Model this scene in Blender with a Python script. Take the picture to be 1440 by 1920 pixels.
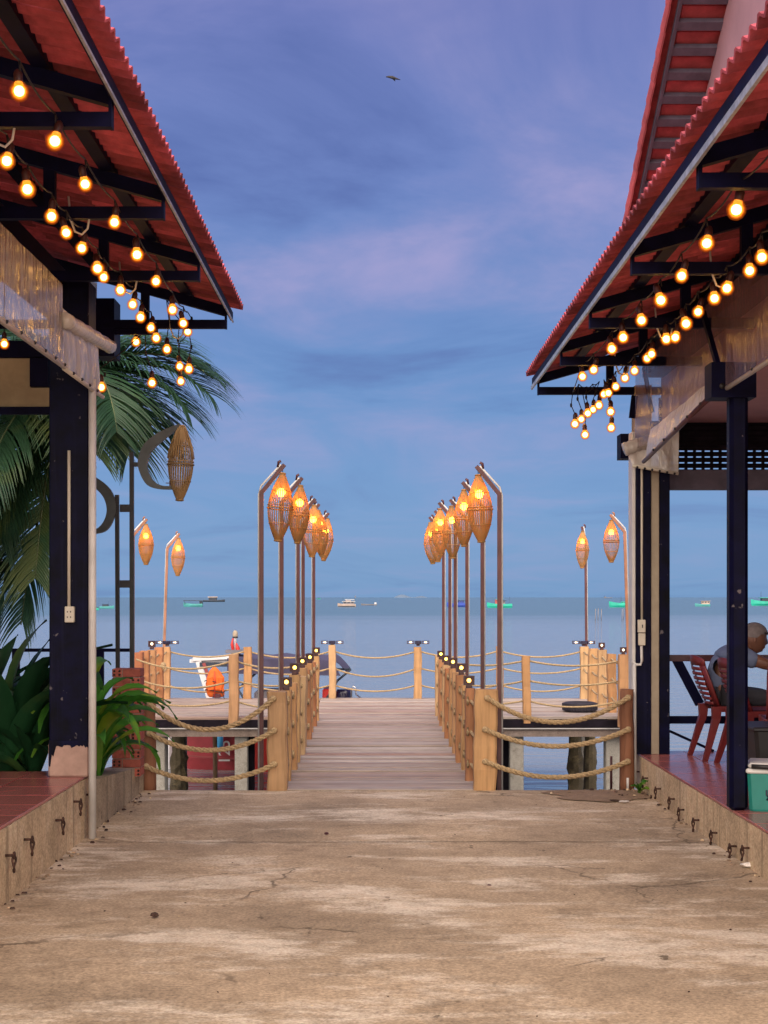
import bpy, bmesh, math, random
from mathutils import Vector, Matrix, Euler

for _o in list(bpy.data.objects):
    bpy.data.objects.remove(_o)
SC = bpy.context.scene
COL = SC.collection
R = math.radians
random.seed(7)

# ------------------------------------------------------------------ camera
F = 2800.0                 # focal length in photograph pixels
H = 1.55                   # eye height
VX, VY = 712.0, 1120.0     # where the level view axis meets the photograph
cam_d = bpy.data.cameras.new('camera')
cam_d.sensor_width = 36.0
cam_d.lens = F / 1920.0 * 36.0
cam_d.shift_x = (720 - VX) / 1920.0
cam_d.shift_y = (VY - 960) / 1920.0
cam_d.clip_start = 0.05
cam_d.clip_end = 120000
cam = bpy.data.objects.new('camera', cam_d)
COL.objects.link(cam)
cam.location = (0, 0, H)
cam.rotation_euler = (R(90), 0, 0)
SC.camera = cam

# ------------------------------------------------------------------ render / exposure
SC.render.engine = 'CYCLES'
SC.cycles.use_denoising = True
SC.cycles.max_bounces = 8
SC.cycles.transparent_max_bounces = 16
SC.cycles.sample_clamp_indirect = 6.0
SC.view_settings.view_transform = 'Standard'
SC.view_settings.look = 'None'
SC.view_settings.exposure = 2.62
SC.view_settings.gamma = 1.0
SC.view_settings.use_curve_mapping = False

# ------------------------------------------------------------------ world: dusk sky with thin cloud
SUN_ELEV, SUN_AZ = 36.0, -4.0      # light comes from behind the viewer, a little from the left
def build_world():
    w = bpy.data.worlds.new('World')
    SC.world = w
    w.use_nodes = True
    nt = w.node_tree
    nt.nodes.clear()
    N, L = nt.nodes.new, nt.links.new
    out = N('ShaderNodeOutputWorld')
    tc = N('ShaderNodeTexCoord')
    sep = N('ShaderNodeSeparateXYZ')
    L(tc.outputs['Generated'], sep.inputs[0])
    def math_(op, a, b=None, clamp=False):
        n = N('ShaderNodeMath'); n.operation = op; n.use_clamp = clamp
        for i, v in enumerate((a, b)):
            if v is None: continue
            if isinstance(v, (int, float)): n.inputs[i].default_value = v
            else: L(v, n.inputs[i])
        return n.outputs[0]
    sky = N('ShaderNodeTexSky')
    sky.sky_type = 'NISHITA'
    sky.sun_disc = False
    sky.sun_elevation = R(SUN_ELEV)
    sky.sun_rotation = R(180 + SUN_AZ)
    bg1 = N('ShaderNodeBackground'); bg1.inputs[1].default_value = 0.05
    L(sky.outputs[0], bg1.inputs[0])
    z = math_('MAXIMUM', sep.outputs['Z'], 0.0)
    den = math_('ADD', z, 0.10)
    u = math_('DIVIDE', sep.outputs['X'], den)
    v = math_('DIVIDE', sep.outputs['Y'], den)
    comb = N('ShaderNodeCombineXYZ'); L(u, comb.inputs[0]); L(v, comb.inputs[1])
    mp = N('ShaderNodeMapping'); mp.inputs['Scale'].default_value = (1.0, 0.85, 1)
    mp.inputs['Location'].default_value = (-9.9, -6.1, 0)
    mp.inputs['Rotation'].default_value = (0, 0, R(12))
    L(comb.outputs[0], mp.inputs[0])
    n1 = N('ShaderNodeTexNoise'); n1.inputs['Scale'].default_value = 0.85
    n1.inputs['Detail'].default_value = 9; n1.inputs['Roughness'].default_value = 0.58
    n1.inputs['Distortion'].default_value = 0.9
    L(mp.outputs[0], n1.inputs['Vector'])
    n2 = N('ShaderNodeTexNoise'); n2.inputs['Scale'].default_value = 2.1
    n2.inputs['Detail'].default_value = 6; n2.inputs['Roughness'].default_value = 0.6
    n2.inputs['Distortion'].default_value = 0.5
    L(mp.outputs[0], n2.inputs['Vector'])
    # plain cloud-sheet colour by elevation
    rp = N('ShaderNodeValToRGB')
    e = rp.color_ramp.elements
    e[0].position = 0.0; e[0].color = (0.165, 0.325, 0.585, 1)
    e[1].position = 1.0; e[1].color = (0.135, 0.170, 0.42, 1)
    for p, c in ((0.06, (0.150, 0.305, 0.595, 1)), (0.15, (0.128, 0.262, 0.560, 1)),
                 (0.27, (0.148, 0.222, 0.530, 1)), (0.40, (0.165, 0.190, 0.485, 1))):
        k = rp.color_ramp.elements.new(p); k.color = c
    L(z, rp.inputs[0])
    # lighter lilac cloud
    m1 = N('ShaderNodeMapRange'); m1.interpolation_type = 'SMOOTHSTEP'
    m1.inputs['From Min'].default_value = 0.44; m1.inputs['From Max'].default_value = 0.68
    L(n1.outputs['Fac'], m1.inputs['Value'])
    m2 = N('ShaderNodeMapRange'); m2.interpolation_type = 'SMOOTHSTEP'
    m2.inputs['From Min'].default_value = 0.30; m2.inputs['From Max'].default_value = 0.70
    L(n2.outputs['Fac'], m2.inputs['Value'])
    elev = N('ShaderNodeMapRange'); elev.interpolation_type = 'SMOOTHSTEP'
    elev.inputs['From Min'].default_value = 0.02; elev.inputs['From Max'].default_value = 0.26
    elev.inputs['To Min'].default_value = 0.28
    L(z, elev.inputs['Value'])
    f = math_('MULTIPLY', m1.outputs[0], math_('ADD', math_('MULTIPLY', m2.outputs[0], 0.75), 0.25))
    f = math_('MULTIPLY', f, elev.outputs[0])
    f = math_('MULTIPLY', f, 0.95, True)
    mx = N('ShaderNodeMix'); mx.data_type = 'RGBA'
    L(f, mx.inputs['Factor']); L(rp.outputs[0], mx.inputs[6])
    mx.inputs[7].default_value = (0.375, 0.345, 0.62, 1)
    # deeper blue gaps
    m3 = N('ShaderNodeMapRange'); m3.interpolation_type = 'SMOOTHSTEP'
    m3.inputs['From Min'].default_value = 0.50; m3.inputs['From Max'].default_value = 0.30
    L(n1.outputs['Fac'], m3.inputs['Value'])
    g = math_('MULTIPLY', math_('MULTIPLY', m3.outputs[0], elev.outputs[0]), 0.95, True)
    mx2 = N('ShaderNodeMix'); mx2.data_type = 'RGBA'
    L(g, mx2.inputs['Factor']); L(mx.outputs[2], mx2.inputs[6])
    mx2.inputs[7].default_value = (0.082, 0.130, 0.385, 1)
    bg2 = N('ShaderNodeBackground'); bg2.inputs[1].default_value = 0.158
    L(mx2.outputs[2], bg2.inputs[0])
    ms = N('ShaderNodeMixShader'); ms.inputs[0].default_value = 0.97
    L(bg1.outputs[0], ms.inputs[1]); L(bg2.outputs[0], ms.inputs[2])
    L(ms.outputs[0], out.inputs[0])
build_world()

# ------------------------------------------------------------------ sun (veiled, very soft)
sd = bpy.data.lights.new('sun', 'SUN')
sd.energy = 1.5
sd.angle = R(100)
sd.color = (1.0, 0.85, 0.68)
sun = bpy.data.objects.new('sun', sd)
COL.objects.link(sun)
_az, _el = R(SUN_AZ), R(SUN_ELEV)
_dir = Vector((-math.sin(_az) * math.cos(_el), math.cos(_az) * math.cos(_el), -math.sin(_el)))
sun.rotation_euler = _dir.to_track_quat('-Z', 'Y').to_euler()
sun.location = (-3, -10, 12)

# ------------------------------------------------------------------ helpers
def P(px, py, d):
    """World point seen at photograph pixel (px, py) at distance d along the view axis."""
    return Vector(((px - VX) * d / F, d, H - (py - VY) * d / F))
def X(px, d): return (px - VX) * d / F
def Z(py, d): return H - (py - VY) * d / F

def tag(o, label=None, cat=None, group=None, kind=None):
    if label: o['label'] = label
    if cat: o['category'] = cat
    if group: o['group'] = group
    if kind: o['kind'] = kind
    return o
def thing(name, label, cat, loc=(0, 0, 0), rz=0.0, group=None):
    o = bpy.data.objects.new(name, None)
    COL.objects.link(o)
    o.empty_display_size = 0.1
    o.location = loc
    o.rotation_euler = (0, 0, rz)
    return tag(o, label, cat, group)
def link_mesh(name, me, parent=None, loc=(0, 0, 0), rot=(0, 0, 0), scale=None):
    o = bpy.data.objects.new(name, me)
    COL.objects.link(o)
    o.parent = parent
    o.location = loc
    o.rotation_euler = rot
    if scale: o.scale = scale
    return o

class MB:
    """Collects shapes, then links them as one mesh object."""
    def __init__(s): s.v = []; s.f = []; s.m = []; s.sm = []
    def add(s, vs, fs, mi=0, smooth=False):
        b = len(s.v)
        s.v += [tuple(p) for p in vs]
        s.f += [tuple(i + b for i in f) for f in fs]
        s.m += [mi] * len(fs); s.sm += [smooth] * len(fs)
        return s
    def box(s, x0, x1, y0, y1, z0, z1, mi=0):
        vs = [(x0,y0,z0),(x1,y0,z0),(x1,y1,z0),(x0,y1,z0),(x0,y0,z1),(x1,y0,z1),(x1,y1,z1),(x0,y1,z1)]
        return s.add(vs, [(0,3,2,1),(4,5,6,7),(0,1,5,4),(1,2,6,5),(2,3,7,6),(3,0,4,7)], mi)
    def cbox(s, x0, x1, y0, y1, z0, z1, c=0.01, mi=0):
        """box with chamfered edges"""
        vs = []; 
        for zz, i in ((z0, c), (z0 + c, 0), (z1 - c, 0), (z1, c)):
            a, b, e, f = x0 + i, x1 - i, y0 + i, y1 - i
            k = c if i == 0 else c * 0.6
            vs += [(a+k,e,zz),(b-k,e,zz),(b,e+k,zz),(b,f-k,zz),(b-k,f,zz),(a+k,f,zz),(a,f-k,zz),(a,e+k,zz)]
        fs = [tuple(range(7, -1, -1)), tuple(range(24, 32))]
        for r in range(3):
            for i in range(8):
                j = (i + 1) % 8
                fs.append((r*8+i, r*8+j, r*8+8+j, r*8+8+i))
        return s.add(vs, fs, mi)
    def beam(s, a, b, w, h, up=(0, 0, 1), mi=0):
        """rectangular bar from a to b, w across, h along up"""
        a, b = Vector(a), Vector(b)
        d = (b - a).normalized(); u = Vector(up)
        sd_ = d.cross(u)
        if sd_.length < 1e-4: sd_ = d.cross(Vector((0, 1, 0)))
        sd_.normalize(); u = sd_.cross(d).normalized()
        vs = []
        for p in (a, b):
            for (i, j) in ((-1, -1), (1, -1), (1, 1), (-1, 1)):
                vs.append(p + sd_ * (w / 2 * i) + u * (h / 2 * j))
        return s.add(vs, [(3,2,1,0),(4,5,6,7),(0,1,5,4),(1,2,6,5),(2,3,7,6),(3,0,4,7)], mi)
    def tube(s, pts, r, n=8, mi=0, cap=True, smooth=True):
        pts = [Vector(p) for p in pts]
        rs = r if isinstance(r, (list, tuple)) else [r] * len(pts)
        vs = []; ref = Vector((0.13, 0.21, 1)).normalized()
        for i, p in enumerate(pts):
            d = (pts[min(i + 1, len(pts) - 1)] - pts[max(i - 1, 0)])
            d = d.normalized() if d.length > 1e-9 else Vector((0, 0, 1))
            a = d.cross(ref)
            if a.length < 0.05: a = d.cross(Vector((1, 0.2, 0)))
            a.normalize(); b = d.cross(a)
            for k in range(n):
                t = 2 * math.pi * k / n
                vs.append(p + (a * math.cos(t) + b * math.sin(t)) * rs[i])
        fs = []
        for i in range(len(pts) - 1):
            for k in range(n):
                j = (k + 1) % n
                fs.append((i*n+k, i*n+j, i*n+n+j, i*n+n+k))
        if cap:
            fs.append(tuple(range(n - 1, -1, -1)))
            fs.append(tuple(range((len(pts) - 1) * n, len(pts) * n)))
        return s.add(vs, fs, mi, smooth)
    def lathe(s, prof, n=16, c=(0, 0, 0), mi=0, smooth=True):
        """profile [(r, z)] about a vertical axis"""
        vs = []
        for r, z in prof:
            for k in range(n):
                t = 2 * math.pi * k / n
                vs.append((c[0] + r * math.cos(t), c[1] + r * math.sin(t), c[2] + z))
        fs = []
        for i in range(len(prof) - 1):
            for k in range(n):
                j = (k + 1) % n
                fs.append((i*n+k, i*n+j, i*n+n+j, i*n+n+k))
        if prof[0][0] > 1e-5: fs.append(tuple(range(n - 1, -1, -1)))
        if prof[-1][0] > 1e-5: fs.append(tuple(range((len(prof)-1)*n, len(prof)*n)))
        return s.add(vs, fs, mi, smooth)
    def sphere(s, c, r, n=12, m=8, mi=0, sc=(1, 1, 1)):
        prof = [(max(1e-6, math.sin(math.pi*i/m)) * r, -math.cos(math.pi*i/m) * r) for i in range(m + 1)]
        b = len(s.v)
        s.lathe(prof, n, (0, 0, 0), mi)
        for i in range(b, len(s.v)):
            p = s.v[i]; s.v[i] = (c[0]+p[0]*sc[0], c[1]+p[1]*sc[1], c[2]+p[2]*sc[2])
        return s
    def prism(s, outline, axis, a, b, mi=0):
        """polygon (two coords) extruded along axis from a to b; axis x: (y,z), y: (x,z), z: (x,y)"""
        def pt(p, t):
            return {'x': (t, p[0], p[1]), 'y': (p[0], t, p[1]), 'z': (p[0], p[1], t)}[axis]
        n = len(outline)
        vs = [pt(p, a) for p in outline] + [pt(p, b) for p in outline]
        fs = [tuple(range(n)), tuple(range(2*n-1, n-1, -1))]
        for i in range(n):
            j = (i + 1) % n
            fs.append((j, i, n+i, n+j))
        return s.add(vs, fs, mi)
    def mesh(s, name, mats):
        me = bpy.data.meshes.new(name)
        me.from_pydata(s.v, [], s.f)
        mats = mats if isinstance(mats, (list, tuple)) else [mats]
        for m in mats: me.materials.append(m)
        me.polygons.foreach_set('material_index', s.m)
        me.polygons.foreach_set('use_smooth', s.sm)
        bm = bmesh.new(); bm.from_mesh(me)
        bmesh.ops.recalc_face_normals(bm, faces=bm.faces[:])
        bm.to_mesh(me); bm.free()
        me.update()
        return me
    def build(s, name, mats, parent=None, loc=(0, 0, 0), rot=(0, 0, 0)):
        return link_mesh(name, s.mesh(name, mats), parent, loc, rot)

# ------------------------------------------------------------------ materials
def new_mat(name):
    m = bpy.data.materials.new(name)
    m.use_nodes = True
    nt = m.node_tree
    b = nt.nodes['Principled BSDF']
    return m, nt, b
def simple(name, col, rough=0.6, var=0.15, scale=6.0, bump=0.0, metal=0.0, stretch=(1, 1, 1), spec=0.5, rnd=0.0, detail=5):
    """procedural paint/plastic/wood: base colour broken up by noise, optional bump, optional per-object tint"""
    m, nt, b = new_mat(name)
    N, L = nt.nodes.new, nt.links.new
    tc = N('ShaderNodeTexCoord'); mp = N('ShaderNodeMapping')
    mp.inputs['Scale'].default_value = stretch
    L(tc.outputs['Object'], mp.inputs[0])
    oi = N('ShaderNodeObjectInfo')
    no = N('ShaderNodeTexNoise'); no.noise_dimensions = '4D'
    no.inputs['Scale'].default_value = scale; no.inputs['Detail'].default_value = detail
    no.inputs['Roughness'].default_value = 0.62
    L(mp.outputs[0], no.inputs['Vector'])
    mw = N('ShaderNodeMath'); mw.operation = 'MULTIPLY'; mw.inputs[1].default_value = 37.0
    L(oi.outputs['Random'], mw.inputs[0]); L(mw.outputs[0], no.inputs['W'])
    rp = N('ShaderNodeValToRGB')
    lo = tuple(max(0, c * (1 - var * 1.6)) for c in col); hi = tuple(min(1, c * (1 + var * 1.3)) for c in col)
    rp.color_ramp.elements[0].position = 0.3; rp.color_ramp.elements[0].color = lo + (1,)
    rp.color_ramp.elements[1].position = 0.7; rp.color_ramp.elements[1].color = hi + (1,)
    L(no.outputs['Fac'], rp.inputs[0])
    last = rp.outputs[0]
    if rnd > 0:
        hs = N('ShaderNodeHueSaturation')
        mr = N('ShaderNodeMapRange'); mr.inputs['To Min'].default_value = 1 - rnd; mr.inputs['To Max'].default_value = 1 + rnd
        L(oi.outputs['Random'], mr.inputs['Value']); L(mr.outputs[0], hs.inputs['Value'])
        L(last, hs.inputs['Color']); last = hs.outputs[0]
    L(last, b.inputs['Base Color'])
    b.inputs['Roughness'].default_value = rough
    b.inputs['Metallic'].default_value = metal
    b.inputs['Specular IOR Level'].default_value = spec
    if bump > 0:
        bp = N('ShaderNodeBump'); bp.inputs['Strength'].default_value = bump; bp.inputs['Distance'].default_value = 0.01
        L(no.outputs['Fac'], bp.inputs['Height']); L(bp.outputs[0], b.inputs['Normal'])
    return m

def ramp(nt, pts):
    r = nt.nodes.new('ShaderNodeValToRGB')
    while len(r.color_ramp.elements) > 2: r.color_ramp.elements.remove(r.color_ramp.elements[-1])
    e = r.color_ramp.elements
    e[0].position, e[0].color = pts[0][0], tuple(pts[0][1]) + (1,)
    e[1].position, e[1].color = pts[-1][0], tuple(pts[-1][1]) + (1,)
    for p, c in pts[1:-1]:
        k = e.new(p); k.color = tuple(c) + (1,)
    return r

def mat_concrete(name, base, light, dark, rough=0.85, big=0.45, streak=None, scale2=3.0, bumps=0.35, lo=0.53, crack=False):
    """weathered concrete: pale scuffs, brown stains, fine grit; streak = run-off streaks down a wall"""
    m, nt, b = new_mat(name)
    N, L = nt.nodes.new, nt.links.new
    tc = N('ShaderNodeTexCoord')
    def noise(scale, detail, rough_, loc=(0, 0, 0), st=(1, 1, 1), dist=0.0):
        mp = N('ShaderNodeMapping'); mp.inputs['Scale'].default_value = st; mp.inputs['Location'].default_value = loc
        L(tc.outputs['Object'], mp.inputs[0])
        n = N('ShaderNodeTexNoise'); n.inputs['Scale'].default_value = scale
        n.inputs['Detail'].default_value = detail; n.inputs['Roughness'].default_value = rough_
        n.inputs['Distortion'].default_value = dist
        L(mp.outputs[0], n.inputs['Vector']); return n.outputs['Fac']
    def mixc(fac, a, c):
        x = N('ShaderNodeMix'); x.data_type = 'RGBA'
        L(fac, x.inputs['Factor']) if not isinstance(fac, float) else None
        L(a, x.inputs[6])
        if isinstance(c, tuple): x.inputs[7].default_value = c + (1,)
        else: L(c, x.inputs[7])
        return x.outputs[2]
    def mask(f, a, c, top=1.0):
        r = N('ShaderNodeMapRange'); r.interpolation_type = 'SMOOTHSTEP'
        r.inputs['From Min'].default_value = a; r.inputs['From Max'].default_value = c; r.inputs['To Max'].default_value = top
        L(f, r.inputs['Value']); return r.outputs[0]
    n0 = noise(big, 6, 0.55)
    r0 = ramp(nt, [(0.30, tuple(c * 0.64 for c in base)), (0.52, base), (0.72, tuple(min(1, c * 1.18) for c in base))])
    L(n0, r0.inputs[0]); col = r0.outputs[0]
    n1 = noise(scale2 * 0.42, 13, 0.74, (5, 2, 0), (0.62, 1.35, 1), 0.12)
    col = mixc(mask(n1, lo, lo + 0.15, 0.85), col, light)
    n2 = noise(scale2 * 0.75, 12, 0.74, (1, 9, 3), (0.8, 1.0, 1), 0.15)
    col = mixc(mask(n2, 0.54, 0.70, 0.75), col, dark)
    n5 = noise(scale2 * 2.6, 8, 0.7, (3, 3, 3))
    mo = ramp(nt, [(0.32, (0.70, 0.68, 0.66)), (0.5, (1, 1, 1)), (0.68, (1.14, 1.13, 1.12))])
    L(n5, mo.inputs[0])
    mq = N('ShaderNodeMix'); mq.data_type = 'RGBA'; mq.blend_type = 'MULTIPLY'; mq.inputs[0].default_value = 0.8
    L(col, mq.inputs[6]); L(mo.outputs[0], mq.inputs[7]); col = mq.outputs[2]
    n6 = noise(scale2 * 1.5, 6, 0.65, (7, 1, 4), (1.3, 0.9, 1))
    col = mixc(mask(n6, 0.665, 0.71, 0.8), col, tuple(c * 0.42 for c in dark))
    n3 = noise(scale2 * 22, 3, 0.7)
    g3 = N('ShaderNodeMapRange'); g3.inputs['From Min'].default_value = 0.28; g3.inputs['From Max'].default_value = 0.72; L(n3, g3.inputs['Value'])
    g = N('ShaderNodeMix'); g.data_type = 'RGBA'; g.blend_type = 'OVERLAY'; g.inputs[0].default_value = 0.42
    L(col, g.inputs[6]); L(g3.outputs[0], g.inputs[7]); col = g.outputs[2]
    # pits
    vo = N('ShaderNodeTexVoronoi'); vo.inputs['Scale'].default_value = 9.0
    L(tc.outputs['Object'], vo.inputs['Vector'])
    n4 = noise(3.0, 2, 0.5, (8, 8, 8))
    pit = N('ShaderNodeMapRange'); pit.inputs['From Min'].default_value = 0.02; pit.inputs['From Max'].default_value = 0.10
    pit.inputs['To Min'].default_value = 1.0; pit.inputs['To Max'].default_value = 0.0
    L(vo.outputs['Distance'], pit.inputs['Value'])
    mm = N('ShaderNodeMath'); mm.operation = 'MULTIPLY'; L(pit.outputs[0], mm.inputs[0]); L(mask(n4, 0.52, 0.6, 0.65), mm.inputs[1])
    col = mixc(mm.outputs[0], col, tuple(c * 0.35 for c in dark))
    if crack:
        nw = noise(2.2, 5, 0.6, (2, 2, 2))
        wv = N('ShaderNodeVectorMath'); wv.operation = 'MULTIPLY_ADD'; wv.inputs[1].default_value = (0.5, 0.5, 0); L(tc.outputs['Object'], wv.inputs[2])
        cx = N('ShaderNodeCombineXYZ'); L(nw, cx.inputs[0]); L(noise(2.2, 5, 0.6, (9, 4, 2)), cx.inputs[1]); L(cx.outputs[0], wv.inputs[0])
        v2 = N('ShaderNodeTexVoronoi'); v2.feature = 'DISTANCE_TO_EDGE'; v2.inputs['Scale'].default_value = 0.55; L(wv.outputs[0], v2.inputs['Vector'])
        cr = N('ShaderNodeMapRange'); cr.inputs['From Min'].default_value = 0.002; cr.inputs['From Max'].default_value = 0.006; cr.inputs['To Min'].default_value = 1.0; cr.inputs['To Max'].default_value = 0.0
        L(v2.outputs['Distance'], cr.inputs['Value'])
        mc = N('ShaderNodeMath'); mc.operation = 'MULTIPLY'; L(cr.outputs[0], mc.inputs[0]); L(mask(noise(0.9, 4, 0.6, (4, 7, 1)), 0.50, 0.58, 0.75), mc.inputs[1])
        col = mixc(mc.outputs[0], col, tuple(c * 0.4 for c in dark))
    if streak:
        ns = noise(1.0, 6, 0.6, (0, 0, 0), (9.0, 9.0, 0.35))
        col = mixc(mask(ns, 0.52, 0.68, 0.75), col, streak)
    L(col, b.inputs['Base Color'])
    rr = N('ShaderNodeMapRange'); rr.inputs['To Min'].default_value = rough - 0.15; rr.inputs['To Max'].default_value = min(1, rough + 0.1)
    L(n1, rr.inputs['Value']); L(rr.outputs[0], b.inputs['Roughness'])
    b.inputs['Specular IOR Level'].default_value = 0.3
    ad = N('ShaderNodeMath'); ad.operation = 'ADD'; L(n3, ad.inputs[0]); L(n1, ad.inputs[1])
    bp = N('ShaderNodeBump'); bp.inputs['Strength'].default_value = bumps; bp.inputs['Distance'].default_value = 0.006
    L(ad.outputs[0], bp.inputs['Height']); L(bp.outputs[0], b.inputs['Normal'])
    return m

def mat_wood(name, tones, rough=0.7, axis='z', grain=1.0, bump=0.4):
    """wood with long grain, knots and a tone picked per object"""
    m, nt, b = new_mat(name)
    N, L = nt.nodes.new, nt.links.new
    tc = N('ShaderNodeTexCoord'); oi = N('ShaderNodeObjectInfo')
    mp = N('ShaderNodeMapping')
    st = {'z': (26, 26, 1.6), 'x': (1.2, 26, 26), 'y': (26, 1.2, 26)}[axis]
    mp.inputs['Scale'].default_value = tuple(s * grain for s in st)
    L(tc.outputs['Object'], mp.inputs[0])
    no = N('ShaderNodeTexNoise'); no.noise_dimensions = '4D'; no.inputs['Scale'].default_value = 1.0
    no.inputs['Detail'].default_value = 7; no.inputs['Roughness'].default_value = 0.65; no.inputs['Distortion'].default_value = 0.4
    mw = N('ShaderNodeMath'); mw.operation = 'MULTIPLY'; mw.inputs[1].default_value = 53.0
    L(oi.outputs['Random'], mw.inputs[0]); L(mw.outputs[0], no.inputs['W']); L(mp.outputs[0], no.inputs['Vector'])
    tone = ramp(nt, [(i / max(1, len(tones) - 1), t) for i, t in enumerate(tones)])
    L(oi.outputs['Random'], tone.inputs[0])
    gr = ramp(nt, [(0.25, (0.50, 0.46, 0.44)), (0.5, (0.95, 0.95, 0.95)), (0.75, (1.2, 1.17, 1.12))])
    L(no.outputs['Fac'], gr.inputs[0])
    mx = N('ShaderNodeMix'); mx.data_type = 'RGBA'; mx.blend_type = 'MULTIPLY'; mx.inputs[0].default_value = 0.85
    L(tone.outputs[0], mx.inputs[6]); L(gr.outputs[0], mx.inputs[7])
    n2 = N('ShaderNodeTexNoise'); n2.noise_dimensions = '4D'; n2.inputs['Scale'].default_value = 4.0; n2.inputs['Detail'].default_value = 3
    L(mw.outputs[0], n2.inputs['W']); L(tc.outputs['Object'], n2.inputs['Vector'])
    g2 = ramp(nt, [(0.3, (0.72, 0.70, 0.70)), (0.6, (1.0, 1.0, 1.0))])
    L(n2.outputs['Fac'], g2.inputs[0])
    mx2 = N('ShaderNodeMix'); mx2.data_type = 'RGBA'; mx2.blend_type = 'MULTIPLY'; mx2.inputs[0].default_value = 0.7
    L(mx.outputs[2], mx2.inputs[6]); L(g2.outputs[0], mx2.inputs[7])
    L(mx2.outputs[2], b.inputs['Base Color'])
    b.inputs['Roughness'].default_value = rough
    b.inputs['Specular IOR Level'].default_value = 0.3
    bp = N('ShaderNodeBump'); bp.inputs['Strength'].default_value = bump; bp.inputs['Distance'].default_value = 0.004
    L(no.outputs['Fac'], bp.inputs['Height']); L(bp.outputs[0], b.inputs['Normal'])
    return m

def mat_emit(name, col, strength):
    m = bpy.data.materials.new(name); m.use_nodes = True
    nt = m.node_tree; nt.nodes.clear()
    o = nt.nodes.new('ShaderNodeOutputMaterial'); e = nt.nodes.new('ShaderNodeEmission')
    e.inputs[0].default_value = col + (1,); e.inputs[1].default_value = strength
    nt.links.new(e.outputs[0], o.inputs[0])
    return m

def mat_halo_shell(name, tint, glow, strength, clear=0.55):
    """thin tinted shell round a lit bulb, its halo put in as emission"""
    m = bpy.data.materials.new(name); m.use_nodes = True
    nt = m.node_tree; nt.nodes.clear()
    N, L = nt.nodes.new, nt.links.new
    o = N('ShaderNodeOutputMaterial'); t = N('ShaderNodeBsdfTransparent'); t.inputs[0].default_value = tint + (1,)
    e = N('ShaderNodeEmission'); e.inputs[0].default_value = glow + (1,); e.inputs[1].default_value = strength
    mx = N('ShaderNodeMixShader'); mx.inputs[0].default_value = 1 - clear
    L(t.outputs[0], mx.inputs[1]); L(e.outputs[0], mx.inputs[2]); L(mx.outputs[0], o.inputs[0])
    return m

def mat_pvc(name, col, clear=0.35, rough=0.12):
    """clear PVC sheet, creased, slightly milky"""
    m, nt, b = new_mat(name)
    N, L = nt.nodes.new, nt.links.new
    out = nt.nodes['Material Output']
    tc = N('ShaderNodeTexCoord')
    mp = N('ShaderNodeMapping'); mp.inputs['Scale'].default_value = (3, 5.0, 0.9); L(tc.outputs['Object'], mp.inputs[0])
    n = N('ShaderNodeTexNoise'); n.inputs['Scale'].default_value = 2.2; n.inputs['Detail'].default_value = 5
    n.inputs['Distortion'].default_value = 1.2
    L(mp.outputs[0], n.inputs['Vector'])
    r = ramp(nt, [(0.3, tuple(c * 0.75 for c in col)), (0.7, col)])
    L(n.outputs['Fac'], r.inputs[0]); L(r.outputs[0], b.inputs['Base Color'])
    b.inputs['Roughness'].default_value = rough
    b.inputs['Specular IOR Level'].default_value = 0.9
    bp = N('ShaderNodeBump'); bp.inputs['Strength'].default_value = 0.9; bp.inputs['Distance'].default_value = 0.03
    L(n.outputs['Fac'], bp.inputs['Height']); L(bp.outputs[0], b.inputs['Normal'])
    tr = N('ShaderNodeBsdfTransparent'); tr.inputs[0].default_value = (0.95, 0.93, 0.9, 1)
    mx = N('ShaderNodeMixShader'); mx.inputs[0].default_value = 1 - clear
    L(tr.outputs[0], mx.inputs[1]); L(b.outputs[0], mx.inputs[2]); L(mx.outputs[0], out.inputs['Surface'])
    return m

def mat_leaf(name, col, var=0.35, rough=0.4, trans=0.35, hi=None):
    m, nt, b = new_mat(name)
    N, L = nt.nodes.new, nt.links.new
    out = nt.nodes['Material Output']
    tc = N('ShaderNodeTexCoord'); oi = N('ShaderNodeObjectInfo')
    n = N('ShaderNodeTexNoise'); n.inputs['Scale'].default_value = 3.5; n.inputs['Detail'].default_value = 4
    L(tc.outputs['Object'], n.inputs['Vector'])
    ad = N('ShaderNodeMath'); ad.operation = 'ADD'; L(n.outputs['Fac'], ad.inputs[0])
    ml = N('ShaderNodeMath'); ml.operation = 'MULTIPLY_ADD'; ml.inputs[1].default_value = 0.5; ml.inputs[2].default_value = -0.25
    L(oi.outputs['Random'], ml.inputs[0]); L(ml.outputs[0], ad.inputs[1])
    r = ramp(nt, [(0.25, tuple(c * (1 - var) for c in col)), (0.55, col), (0.85, hi or (col[0] * 2.6 + 0.02, col[1] * 1.5, col[2] * 0.9))])
    L(ad.outputs[0], r.inputs[0]); L(r.outputs[0], b.inputs['Base Color'])
    b.inputs['Roughness'].default_value = rough
    b.inputs['Specular IOR Level'].default_value = 0.4
    t = N('ShaderNodeBsdfTranslucent'); L(r.outputs[0], t.inputs[0])
    mx = N('ShaderNodeMixShader'); mx.inputs[0].default_value = trans
    L(b.outputs[0], mx.inputs[1]); L(t.outputs[0], mx.inputs[2]); L(mx.outputs[0], out.inputs['Surface'])
    return m

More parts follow.
